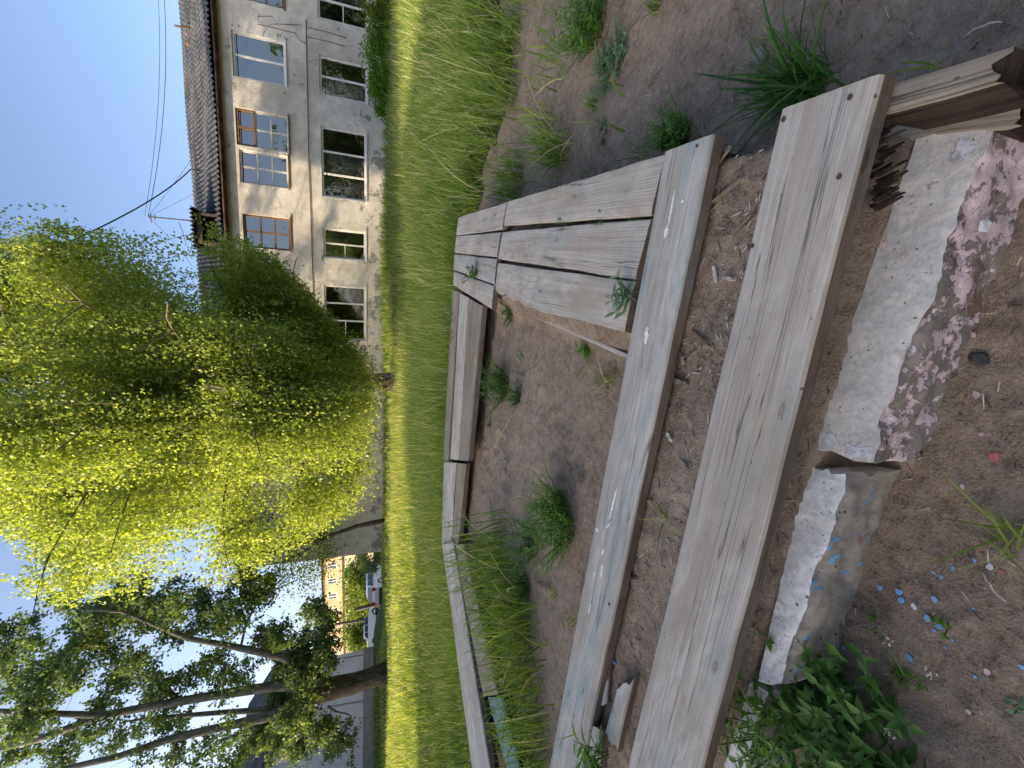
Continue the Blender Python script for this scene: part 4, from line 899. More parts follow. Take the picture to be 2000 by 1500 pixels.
# antenna mast, vent stub and cables
def wire(label, pts, r, cat='cable', name='cable', mat='cable'):
    pts = [Vector(p) for p in pts]; mb = MB(); mb.tube([p - pts[0] for p in pts], r, 5); return tag(mb.build(name, M[mat], None, pts[0]), label, cat)
def sagw(a, b, sag, n=14): a, b = Vector(a), Vector(b); return [a.lerp(b, i / n) - Vector((0, 0, sag * 4 * (i / n) * (1 - i / n))) for i in range(n + 1)]
mt = ay(289, 423, 22.3); mbm = ay(375, 431, 22.3)
ms = empty('antenna_mast', mbm, 'slim dark mast with a crossbar on the dormer roof', 'mast')
mb = MB(); mb.tube([mbm - Vector((0, 0, .5)), mt], .03, 8); mb.build('pole', M['cable'], ms)
mb = MB(); c = mt + Vector((0, 0, -.1)); mb.tube([c - E * .25, c + E * .15], .018, 6); mb.tube([mt + Vector((0, 0, -.25)) - E * .1, mt + Vector((0, 0, -.25)) + E * .1], .02, 6); mb.build('crossbar', M['cable'], ms)
st0 = ay(362, 53, 22); st1 = ay(341, 50, 22); wire('short vent pipe stub on the roof edge', [st0 - Vector((0, 0, .4)), st0, st1], .05, 'pipe', 'vent_pipe', 'brown_trim')
wire('thin cable running level from the mast to the right', sagw(mt, ay(316, -60, 23), .35), .012)
wire('second thin cable just above the first one', sagw(mt + Vector((0, 0, .12)), ay(305, -60, 23.4), .3), .009)
wire('thick sagging cable from the roof into the birch', sagw(ay(372, 331, 20), ay(70, 500, 15.0), .35), .022)
wire('short cable stub on the roof edge holding the sagging cable', [ay(392, 333, 20.3), ay(372, 331, 20)], .03)
for k, (v, y) in enumerate(((388, 290), (392, 370))): wire(['guy wire from the mast to the roof far from the dormer', 'guy wire from the mast to the roof near the dormer'][k], sagw(mt, ay(v, y, 21.5), .05), .008)
wire('loose looping wire left of the mast', [ay(349, 434, 22.3), ay(356, 450, 22.3), ay(364, 480, 22.3)], .012)
wire('thin guy wire from the mast down into the foliage', sagw(mt, ay(375, 520, 22), .1), .008)

# ------------------------------------------------------------------ left building
LX0 = ay(720, 1268, 33.0); LX1 = ay(720, 1482, 27.0)
lE = Vector((LX1.x - LX0.x, LX1.y - LX0.y, 0)).normalized(); lN = Vector((-lE.y, lE.x, 0)); 
if lN.x < 0: lN = -lN
lB = Vector((LX0.x, LX0.y, 0)); LL = 17.0
def lp(s, z, o=0.0): return lB + lE * s + Vector((0, 0, z)) + lN * o
lb = empty('plain_house', lp(LL / 2, 1), 'grey rendered two storey house at the left frame edge behind the poplar', 'building')
lw = []
def lfac(px, py):
    r = ray(px, py); o = Vector((0, 0, H)); t = (lB - o).dot(lN) / r.dot(lN); q = o + r * t; return (q - lB).dot(lE), q.z
def lwin(v0, v1, y0, y1):
    vm = (v0 + v1) / 2; ym = (y0 + y1) / 2; lw.append((lfac(vm, y0)[0], lfac(vm, y1)[0], lfac(v1, ym)[1], lfac(v0, ym)[1]))
lwin(634, 686, 1434, 1470); lwin(541, 575, 1440, 1488); lw.append((10.2, 11.7, lw[0][2], lw[0][3])); lw.append((10.2, 11.7, lw[1][2], lw[1][3]))
ZL = lfac(528, 1430)[1]
s_s = sorted(set([0., LL] + [w[k] for w in lw for k in (0, 1)])); z_s = sorted(set([0., ZL] + [w[k] for w in lw for k in (2, 3)]))
mb = MB()
for i in range(len(s_s) - 1):
    for k in range(len(z_s) - 1):
        sm, zm = (s_s[i] + s_s[i + 1]) / 2, (z_s[k] + z_s[k + 1]) / 2
        if not any(w[0] < sm < w[1] and w[2] < zm < w[3] for w in lw): mb.add([lp(s_s[i], z_s[k]), lp(s_s[i + 1], z_s[k]), lp(s_s[i + 1], z_s[k + 1]), lp(s_s[i], z_s[k + 1])], [(0, 1, 2, 3)])
for w in lw:
    a, b, c, d = w
    for (p, q_) in (((a, c), (b, c)), ((b, c), (b, d)), ((b, d), (a, d)), ((a, d), (a, c))): mb.add([lp(*p), lp(*q_), lp(*q_, -.3), lp(*p, -.3)], [(0, 1, 2, 3)])
mb.add([lp(0, 0), lp(0, 0, -9), lp(0, ZL, -9), lp(0, ZL)], [(0, 1, 2, 3)]); mb.add([lp(LL, 0), lp(LL, 0, -9), lp(LL, ZL, -9), lp(LL, ZL)], [(0, 3, 2, 1)]); mb.add([lp(0, 0, -9), lp(LL, 0, -9), lp(LL, ZL, -9), lp(0, ZL, -9)], [(0, 3, 2, 1)])
mb.add([lp(0, ZL), lp(0, ZL, -9), lp(0, ZL + 2.2, -4.5)], [(0, 1, 2)]); mb.add([lp(LL, ZL), lp(LL, ZL, -9), lp(LL, ZL + 2.2, -4.5)], [(0, 2, 1)])
mb.build('wall', M['grey_wall'], lb)
def lbox(mb, s0, s1, z0, z1, o0, o1):
    vs = [lp(s, z, o) for s in (s0, s1) for z in (z0, z1) for o in (o0, o1)]; mb.add(vs, [(0, 1, 3, 2), (4, 6, 7, 5), (0, 4, 5, 1), (2, 3, 7, 6), (0, 2, 6, 4), (1, 5, 7, 3)])
mb = MB(); lbox(mb, -.05, LL, .2, lfac(709, 1380)[1], .003, .16); mb.build('plinth', M['plinth'], lb)
for w in lw:
    a, b, c, d = w; f = MB()
    for q_ in ((a, a + .08, c, d), (b - .08, b, c, d), (a + .08, b - .08, c, c + .08), (a + .08, b - .08, d - .08, d), ((a + b) / 2 - .04, (a + b) / 2 + .04, c + .08, d - .08)): lbox(f, *q_, -.15, -.08)
    lbox(f, a - .05, b + .05, c - .06, c - .002, -.08, .09); fr = f.build('window', M['white_frame'], lb)
    g = MB(); g.add([lp(a + .04, c + .04, -.12), lp(b - .04, c + .04, -.12), lp(b - .04, d - .04, -.12), lp(a + .04, d - .04, -.12)], [(0, 1, 2, 3)]); o = g.build('pane', M['glass'], fr); o.location = (0, 0, 0)
mb = MB(); mb.add([lp(-.5, ZL - .1, .5), lp(LL + .5, ZL - .1, .5), lp(LL + .5, ZL + 2.4, -4.5), lp(-.5, ZL + 2.4, -4.5), lp(LL + .5, ZL - .1, -9.5), lp(-.5, ZL - .1, -9.5)] + [lp(-.5, ZL + .05, .5), lp(LL + .5, ZL + .05, .5), lp(LL + .5, ZL + 2.55, -4.5), lp(-.5, ZL + 2.55, -4.5), lp(LL + .5, ZL + .05, -9.5), lp(-.5, ZL + .05, -9.5)],
    [(0, 1, 2, 3), (3, 2, 4, 5), (6, 9, 8, 7), (9, 11, 10, 8), (0, 6, 7, 1), (0, 3, 9, 6), (1, 7, 8, 2), (3, 5, 11, 9), (2, 8, 10, 4)]); mb.build('roof', M['slate'], lb)
mb = MB()
for y in (1282, 1372): 
    s, _ = lfac(700, y); mb.tube([lp(s, lfac(712, y)[1], .05), lp(s - .15, lfac(640, y - 6)[1], .05)], .02, 6)
mb.build('wall_cable', M['cable'], lb)

# ------------------------------------------------------------------ far building
def far_house(name, label, x0, x1, y, ztop, mats):
    r = empty(name, ((x0 + x1) / 2, y, 0), label, 'building'); mb = MB(); zmid = 5.1; ws = []
    for k in range(9): ws.append(x0 + 2.2 + k * 3.0)
    xs = sorted([x0, x1] + [w for w in ws if w < x1 - 1.5] + [w + 1.2 for w in ws if w < x1 - 1.5]); zz = [-.5, 1.8, 3.3, zmid, 6.0, 7.5, ztop]
    for i in range(len(xs) - 1):
        for k in range(len(zz) - 1):
            if i % 2 == 1 and k in (1, 4): continue
            mb.add([(xs[i], y, zz[k]), (xs[i + 1], y, zz[k]), (xs[i + 1], y, zz[k + 1]), (xs[i], y, zz[k + 1])], [(0, 1, 2, 3)], 0 if k > 2 else 1)
    mb.add([(x0, y, -.5), (x0, y + 10, -.5), (x0, y + 10, ztop), (x0, y, ztop)], [(0, 3, 2, 1)]); mb.add([(x1, y, -.5), (x1, y + 10, -.5), (x1, y + 10, ztop), (x1, y, ztop)], [(0, 1, 2, 3)]); mb.add([(x0, y + .6, -.5), (x1, y + .6, -.5), (x1, y + .6, ztop), (x0, y + .6, ztop)], [(0, 1, 2, 3)], 2)
    mb.build('wall', mats + [M['inside']], r)
    mb = MB(); mb.box(((x0 + x1) / 2, y - .12, zmid), (x1 - x0, .24, .25)); mb.build('cornice', M['brown_trim'], r)
    mb = MB(); mb.add([(x0 - .4, y - .5, ztop), (x1 + .4, y - .5, ztop), (x1 + .4, y + 5, ztop + .7), (x0 - .4, y + 5, ztop + .7), (x1 + .4, y + 10.5, ztop), (x0 - .4, y + 10.5, ztop)], [(0, 1, 2, 3), (3, 2, 4, 5), (0, 3, 5), (1, 4, 2)]); mb.build('roof', M['brown_trim'], r)
    for w in ws:
        if w >= x1 - 1.5: continue
        for z in (1.8, 6.0):
            f = MB()
            for (a, b, c, d) in ((w, w + .12, z, z + 1.5), (w + 1.08, w + 1.2, z, z + 1.5), (w + .54, w + .66, z + .12, z + 1.38), (w + .12, w + 1.08, z, z + .12), (w + .12, w + 1.08, z + 1.38, z + 1.5)): f.box(((a + b) / 2, y + .06, (c + d) / 2), (b - a, .08, d - c))
            fr = f.build('window', M['white_frame'], r); g = MB(); g.add([(w + .06, y + .08, z + .06), (w + 1.14, y + .08, z + .06), (w + 1.14, y + .08, z + 1.44), (w + .06, y + .08, z + 1.44)], [(0, 1, 2, 3)]); o = g.build('pane', M['car_glass'], fr); o.location = (0, 0, 0)
    r.rotation_euler[2] = R(-16)
    return r
far_house('distant_house', 'orange plastered house in sun far behind the parked cars', -56, -24, 78, 1.4 + .0876 * 78, [M['orange_wall'], M['far_low']])

# ------------------------------------------------------------------ trees
def leaf_quads(C, size, mu_dir=None, droop=.5, aspect=.7):
    n = len(C); d = RNG.normal(0, 1, (n, 3)); d[:, 2] -= droop * 1.6; d /= np.linalg.norm(d, axis=1)[:, None]
    s = np.cross(d, RNG.normal(0, 1, (n, 3))); s /= np.linalg.norm(s, axis=1)[:, None]
    nn = np.cross(d, s); L = size * RNG.uniform(.7, 1.3, n); Wd = L * aspect * .5
    a = C; m = C + d * (L * .45)[:, None]; t = C + d * L[:, None]
    k = nn * (Wd * .35)[:, None]
    V = np.stack([a, m - s * Wd[:, None] + k, t, m + s * Wd[:, None] + k], 1).reshape(-1, 3); b = np.arange(n) * 4
    return V, np.stack([b, b + 1, b + 2, b + 3], 1)
def limb(p0, d, L, r0, r1, n=7, up=.0, jit=.06):
    pts = [Vector(p0)]; d = Vector(d).normalized()
    for i in range(n):
        d = (d + Vector((random.gauss(0, jit), random.gauss(0, jit), random.gauss(0, jit) + up))).normalized(); pts.append(pts[-1] + d * L / n)
    return pts, [r0 + (r1 - r0) * i / n for i in range(n + 1)]

def birch():
    bx, by = 0.05, 14.6; bz = gz(bx, by); base = Vector((bx, by, bz - .1))
    r = empty('birch_tree', base, 'tall weeping birch with bright yellow-green leaves in front of the building', 'tree')
    T = MB(); tp = [base]; 
    for i in range(1, 13): tp.append(base + Vector((.10 * math.sin(i * .8) - .02 * i, .08 * math.cos(i * .7), i * 1.0)))
    T.tube(tp, [.36, .25, .215, .2, .18, .16, .145, .12, .1, .08, .06, .04, .02], 14, 0, True, .05); T.build('trunk', M['birch_bark'], r)
    B = MB(); starts = []
    for i in range(60):
        h = random.choice((random.uniform(2.0, 5.0), random.uniform(2.3, 11.6), random.uniform(5, 12.2))); k = int(h); p0 = tp[min(k + 0, 12)].lerp(tp[min(k + 1, 12)], h - k); an = i * 2.4 + random.uniform(-.4, .4)
        Rm = (4.9 - .85 * math.cos(an)) * math.sqrt(max(.08, 1 - ((h - 5.2) / 7.5) ** 2)) * random.uniform(.75, 1.0)
        d = Vector((math.cos(an), math.sin(an) * .85, random.uniform(.35, .8)))
        pts, rs = limb(p0, d, Rm * 1.12, .055 * (1 - h / 16), .010, 9, -.06, .07); B.tube(pts, rs, 6, 0, False); starts += pts[2:]
        for q in range(4):
            j = random.randint(2, 8); p2, r2 = limb(pts[j], (math.cos(an + random.uniform(-1.2, 1.2)), math.sin(an + random.uniform(-1.2, 1.2)), random.uniform(-.1, .6)), random.uniform(.8, 1.9), .018, .006, 5, -.08, .12); B.tube(p2, r2, 4, 0, False); starts += p2[1:]
    sx = [-6.3, -5.9, -5, -4.1, -3, -1, .5, 1.2, 2.4, 3.86, 4.7, 5.1, 5.4]; sz = [8.3, 5.6, 3.6, 1.9, 1.3, 1.2, 1.1, 1.6, 2.9, 4.2, 5.8, 7.8, 9.3]
    C = []; Tn = []; tw = []
    Sa = np.array([tuple(p) for p in starts])
    for i in range(16500):
        p = Sa[RNG.integers(len(Sa))] + RNG.normal(0, .22, 3)
        L = RNG.uniform(.7, 3.0); m = int(L * 26); t = np.sort(RNG.uniform(0, 1, m)); an = RNG.uniform(0, 6.28); sw = RNG.uniform(.05, .30)
        ox, oy = np.cos(an) * sw, np.sin(an) * sw
        x = p[0] + ox * np.sqrt(t) * L + RNG.normal(0, .055, m); y = p[1] + oy * np.sqrt(t) * L + RNG.normal(0, .055, m); z = p[2] + .15 * np.sin(t * 3) - L * t ** 1.2 + RNG.normal(0, .05, m)
        dyy = y - by; rr = np.sqrt((x - bx) ** 2 + (dyy * 1.42) ** 2); xe = np.where(x > bx, 1, -1) * rr
        ok = (z > np.interp(xe * .45 + (x) * .55, sx, sz) + RNG.normal(0, .2, m)) & (rr < (5.45 - .50 * (x - bx) / np.maximum(rr, .1)) * (1 - .45 * np.clip((z - 8) / 6, 0, 1) ** 2)) & (z < 13.4)
        C.append(np.stack([x, y, z], 1)[ok]); Tn.append(np.clip(np.full(ok.sum(), RNG.normal(.55, .18)) + RNG.normal(0, .15, ok.sum()), 0, 1))
        if i % 12 == 0 and ok.sum() > 6: q = C[-1]; tw.append(q[np.linspace(0, len(q) - 1, 4).astype(int)])
    for q in tw: B.tube([Vector(v) for v in q], .006, 3, 0, False)
    B.build('branches', M['twig'], r)
    C = np.concatenate(C); Tn = np.concatenate(Tn)
    V, q = leaf_quads(C, .069, droop=.8, aspect=.82); np_mesh('crown', V - np.array(base), q, M['birch_leaf'], r, Tn, loc=(0, 0, 0))
    print('birch leaves', len(C))
birch()

def poplar():
    Y = 21.0; base = ay(748, 1318, Y); base.z = gz(base.x, base.y) - .1
    r = empty('poplar_tree', base, 'big dark poplar with forked trunk in front of the grey house', 'tree')
    def pl(pts, dy=0): return [ay(v, y, Y + dy * i) for i, (v, y) in enumerate(pts)]
    T = MB(); T.tube([base] + pl([(738, 1318), (715, 1326), (690, 1335), (660, 1342), (630, 1348), (600, 1352), (585, 1354)]), [.62, .44, .42, .43, .46, .48, .40, .2], 16, 0, True, .06); T.build('trunk', M['bark'], r)
    B = MB()
    B.tube(pl([(640, 1335), (600, 1336), (540, 1340), (480, 1349), (420, 1358), (333, 1373), (260, 1386), (200, 1397), (117, 1394), (0, 1389), (-120, 1380)], -.05), [.30, .27, .21, .185, .17, .155, .14, .125, .1, .08, .05], 10, 0, False, .03)
    B.tube(pl([(200, 1397), (140, 1420), (77, 1443), (0, 1462), (-80, 1490)], .1), [.15, .14, .13, .1, .06], 8, 0, False)
    B.tube(pl([(620, 1368), (560, 1388), (500, 1388), (440, 1391), (367, 1397), (300, 1402), (240, 1410)], .12), [.3, .19, .125, .10, .085, .06, .03], 9, 0, False, .03)
    B.tube(pl([(620, 1362), (570, 1385), (520, 1400), (460, 1414), (380, 1432), (333, 1443), (233, 1477), (133, 1500), (20, 1540)], -.15), [.38, .28, .20, .165, .15, .135, .115, .09, .06], 10, 0, False, .03)
    B.tube(pl([(630, 1330), (595, 1305), (555, 1284), (500, 1272), (443, 1260), (367, 1247), (333, 1233), (290, 1215), (240, 1195), (170, 1190)], -.2), [.2, .19, .17, .14, .12, .10, .09, .07, .05, .03], 9, 0, False, .03)
    B.tube(pl([(347, 1365), (322, 1345), (300, 1327), (250, 1300), (225, 1285), (190, 1240), (150, 1200)], .15), [.1, .09, .08, .06, .05, .04, .02], 7, 0, False)
    B.tube(pl([(640, 1380), (655, 1390), (680, 1395), (690, 1408)], -.2), [.07, .05, .03, .015], 6, 0, False)
    B.tube(pl([(560, 1284), (585, 1265), (605, 1240), (625, 1215), (640, 1195)], .2), [.07, .06, .05, .03, .02], 6, 0, False)
    B.tube(pl([(470, 1265), (480, 1220), (500, 1180), (540, 1140), (565, 1115)], .3), [.05, .05, .04, .03, .02], 6, 0, False)
    tips = [(50, 1230), (40, 1260), (20, 1280), (60, 1310), (100, 1330), (30, 1340), (130, 1280), (120, 1300), (100, 1350), (60, 1370), (40, 1400), (80, 1400), (30, 1440), (60, 1450), (100, 1480), (130, 1180), (150, 1200), (170, 1190), (200, 1190), (230, 1190), (180, 1220), (200, 1230), (230, 1210), (260, 1190), (290, 1200), (240, 1160), (280, 1150), (200, 1260), (220, 1290), (230, 1320), (250, 1300), (270, 1310), (290, 1310), (350, 1230), (380, 1180), (400, 1170), (420, 1190), (390, 1215), (440, 1210), (430, 1230), (460, 1200), (300, 1350), (330, 1340), (370, 1330), (390, 1300), (430, 1290), (430, 1320), (460, 1330), (480, 1310), (200, 1370), (220, 1350), (200, 1440), (240, 1450), (260, 1430), (170, 1410), (310, 1400), (360, 1400), (310, 1450), (340, 1470), (380, 1480), (400, 1450),
        (520, 1250), (540, 1270), (560, 1300), (550, 1330), (570, 1350), (560, 1370), (540, 1390), (590, 1330), (600, 1380), (600, 1400), (620, 1430), (560, 1430), (500, 1440), (640, 1430), (670, 1445), (650, 1455), (580, 1460), (520, 1410), (560, 1410), (540, 1450), (610, 1200), (640, 1215), (600, 1250), (580, 1270), (640, 1275), (620, 1290), (630, 1250), (550, 1250), (530, 1240), (450, 1170), (480, 1160), (500, 1180), (520, 1150), (490, 1130), (340, 1170), (310, 1180), (330, 1200), (360, 1160), (280, 1220), (300, 1240), (-30, 1300), (-60, 1380), (-40, 1440), (-80, 1260), (0, 1230), (160, 1240), (150, 1260), (80, 1290), (10, 1310), (140, 1330), (20, 1480), (140, 1460), (440, 1440), (470, 1470), (430, 1490), (600, 1300), (580, 1410)]
    C = []; Tn = []
    for (v, y) in tips:
        c = ay(v, y, Y + random.gauss(0, 1.2))
        nsub = 10 if v > 500 else 6
        for s in range(nsub):
            k = random.randint(60, 110); cc = np.array(c) + RNG.normal(0, .27, 3) * np.array([1, 1, .8]); dr = RNG.normal(0, 1, 3); dr /= np.linalg.norm(dr); t = RNG.uniform(-.55, .55, k)
            pts = cc + dr * t[:, None] + RNG.normal(0, .10, (k, 3)); C.append(pts); Tn.append(np.clip(RNG.normal(.4, .2, k) + (.35 if random.random() < .10 else 0), 0, 1))
            B.tube([Vector(cc - dr * .5), Vector(cc), Vector(cc + dr * .55)], [.012, .01, .004], 4, 0, False)
    for k in range(60):      # bare twigs
        v, y = random.choice(tips); c = ay(v, y, Y + random.gauss(0, 1)); p, rr = limb(c, (random.gauss(0, 1), random.gauss(0, .6), random.gauss(.3, .7)), random.uniform(.8, 1.8), .014, .004, 6, .03, .16); B.tube(p, rr, 4, 0, False)
    for (v0, y0, v1, y1) in ((600, 1345, 480, 1235), (560, 1290, 470, 1200), (570, 1120, 500, 1180), (520, 1160, 620, 1110), (600, 1250, 520, 1200)): B.tube([ay(v0, y0, Y), ay((v0 + v1) / 2 + 5, (y0 + y1) / 2, Y + .2), ay(v1, y1, Y + .3)], [.03, .022, .01], 5, 0, False)
    B.build('limbs', M['limb_bark'], r)
    C = np.concatenate(C); Tn = np.concatenate(Tn); V, q = leaf_quads(C, .115, droop=.5, aspect=.85); np_mesh('crown', V - np.array(base), q, M['poplar_leaf'], r, Tn, loc=(0, 0, 0)); print('poplar leaves', len(C))
poplar()

def blob_tree(name, label, x, y, zb, h, rad, zc, n, leaf, lmat, bmat='bark', cat='tree', trunk_r=.2, lean=(0, 0), squash=1.0, clumps=40, group=None, low=0.0):
    base = Vector((x, y, zb - .1)); r = empty(name, base, label, cat, group); T = MB(); top = base + Vector((lean[0], lean[1], h * .85))
    pts = [base.lerp(top, t) + Vector((random.gauss(0, .02), random.gauss(0, .02), 0)) * h * .4 for t in (0, .25, .5, .75, 1)]; pts[0] = base
    T.tube(pts, [trunk_r * 1.2, trunk_r, trunk_r * .8, trunk_r * .5, trunk_r * .15], 9, 0, True, .04)
    C = []; Tn = []; Bq = MB()
    for k in range(clumps):
        d = RNG.normal(0, 1, 3); d /= np.linalg.norm(d); rr = rad * RNG.uniform(.35, 1.0) ** .6; c = np.array([x + lean[0] * .6, y + lean[1] * .6, zb + zc]) + d * rr * np.array([1, 1, squash])
        if c[2] < zb + low: continue
        m = n // clumps; cs = rad * RNG.uniform(.14, .28); pp = c + RNG.normal(0, 1, (m, 3)) * cs * np.array([1, 1, .75]); C.append(pp); Tn.append(np.clip(RNG.normal(.45, .1) + RNG.normal(0, .18, m), 0, 1))
        j = pts[random.choice((2, 3, 3, 4))]; mid = (Vector(c) + j) / 2 + Vector((0, 0, .1 * rad)); Bq.tube([j, mid, Vector(c)], [trunk_r * .3, trunk_r * .18, trunk_r * .06], 5, 0, False)
    T.build('trunk', M[bmat], r); Bq.build('branches', M[bmat], r)
    C = np.concatenate(C); V, q = leaf_quads(C, leaf, droop=.4, aspect=.8); np_mesh('crown', V - np.array(base), q, M[lmat], r, np.concatenate(Tn), loc=(0, 0, 0)); return r
# slender tree left of the birch
pb = ay(752, 1016, 20.5)
blob_tree('young_tree', 'slender leaning young tree against the pale wall left of the birch', pb.x, 20.5, gz(pb.x, 20.5), 6.2, 2.0, 4.4, 7000, .085, 'bush_leaf', 'bark', trunk_r=.10, lean=(-.9, 0), squash=1.2, clumps=46, low=1.9)
# bushes in front of the far house
k = 0
for (y, v, Yd, rad, lab) in ((1120, 690, 52, 2.2, 'bright bush right above the hatchback roof'), (1150, 690, 54, 2.3, 'bright bush behind the back of the hatchback'), (1185, 688, 56, 2.6, 'sunlit bush behind the shorter leaning post'), (1225, 690, 58, 2.6, 'sunlit bush behind the tall post and white sedan'), (1258, 695, 57, 2.2, 'sunlit bush next to the grey house corner')):
    c = ay(v, y, Yd); blob_tree('bush', lab, c.x, Yd, gz(c.x, Yd), 3.4, rad, 1.9, 2600, .26, 'bush_leaf', 'bark', 'bush', .08, squash=.75, clumps=22, group='bushes before the distant house')
c = ay(708, 1092, 27); blob_tree('bush', 'small bluish green shrub at the left end of the pale building', c.x, 27, gz(c.x, 27), 1.5, .8, .8, 1500, .12, 'weed_grey', 'bark', 'bush', .04, clumps=16)
for (v, y, Yd, rad, h, lab) in ((765, 70, 15.5, .75, .95, 'nettle bush below the ground floor windows near the right edge'), (760, 120, 16.2, .75, .95, 'nettle bush under the double window'), (762, 165, 16.2, .65, .85, 'nettle bush right of the triple window'), (748, 25, 15.0, .8, 1.15, 'tall light green bush at the right frame edge by the wall'), (758, 200, 17, .5, .75, 'smallest nettle bush between two ground floor windows')):
    c = ay(v, y, Yd); blob_tree('bush', lab, c.x, Yd, gz(c.x, Yd), h, rad, h * .5, 2600, .075, 'bush_leaf' if y < 50 else 'weed_bright', 'stem', 'bush', .02, squash=.75, clumps=24, group='bushes along the wall')
# unseen tree added on the left to keep the poplar in shade
blob_tree('unseen_tree', 'large unseen tree added beyond the grey house to shade the poplar', -35, 20.5, 1, 20, 5.5, 14.5, 24000, .16, 'poplar_leaf', trunk_r=.4, clumps=90)
for k, (x, y, h) in enumerate(((4, -16, 9), (13, -18, 11), (22, -15, 10), (31, -13, 11), (40, -8, 10))):  # unseen row added so that the window panes reflect dark foliage
    blob_tree('unseen_tree', ['unseen round tree added right behind the camera', 'second tree in the unseen row added behind the camera', 'middle tree of the unseen row added behind the camera', 'fourth tree of the unseen row added behind the camera', 'farthest right tree of the unseen row added behind the camera'][k], x, y, 0, h, 4.2, h * .52, 5000, .42, 'poplar_leaf', trunk_r=.3, clumps=40, group='unseen trees added behind the camera')
# ------------------------------------------------------------------ unseen block added to cast shade over the foreground
def block(x0, x1, y0, y1, h, lab):
    r = empty('shade_block', ((x0 + x1) / 2, (y0 + y1) / 2, 0), lab, 'building')
    mb = MB(); mb.box(((x0 + x1) / 2, (y0 + y1) / 2, h / 2), (x1 - x0, y1 - y0, h)); mb.build('wall', M['grey_wall'], r)
    mb = MB(); mb.add([(x0 - .4, y0 - .4, h + .004), (x1 + .4, y0 - .4, h + .004), (x1 + .4, y1 + .4, h + .004), (x0 - .4, y1 + .4, h + .004), (x0, (y0 + y1) / 2, h + 1.5), (x1, (y0 + y1) / 2, h + 1.5)], [(0, 1, 5, 4), (2, 3, 4, 5), (0, 4, 3), (1, 2, 5), (0, 3, 2, 1)]); mb.build('roof', M['slate'], r)
    for k in range(int((x1 - x0) / 3.2)):
        for f in range(4):
            w = MB(); w.box((x0 + 1.8 + k * 3.2, y1 + .02, 1.9 + f * 2.8), (1.3, .06, 1.5)); fr = w.build('window', M['white_frame'], r)
            g = MB(); g.box((x0 + 1.8 + k * 3.2, y1 + .055, 1.9 + f * 2.8), (1.1, .02, 1.3)); o = g.build('pane', M['car_glass'], fr); o.location = (0, 0, 0)
block(-34, -20, -25, 7.0, 9.0, 'long unseen block added on the left to shade the foreground')
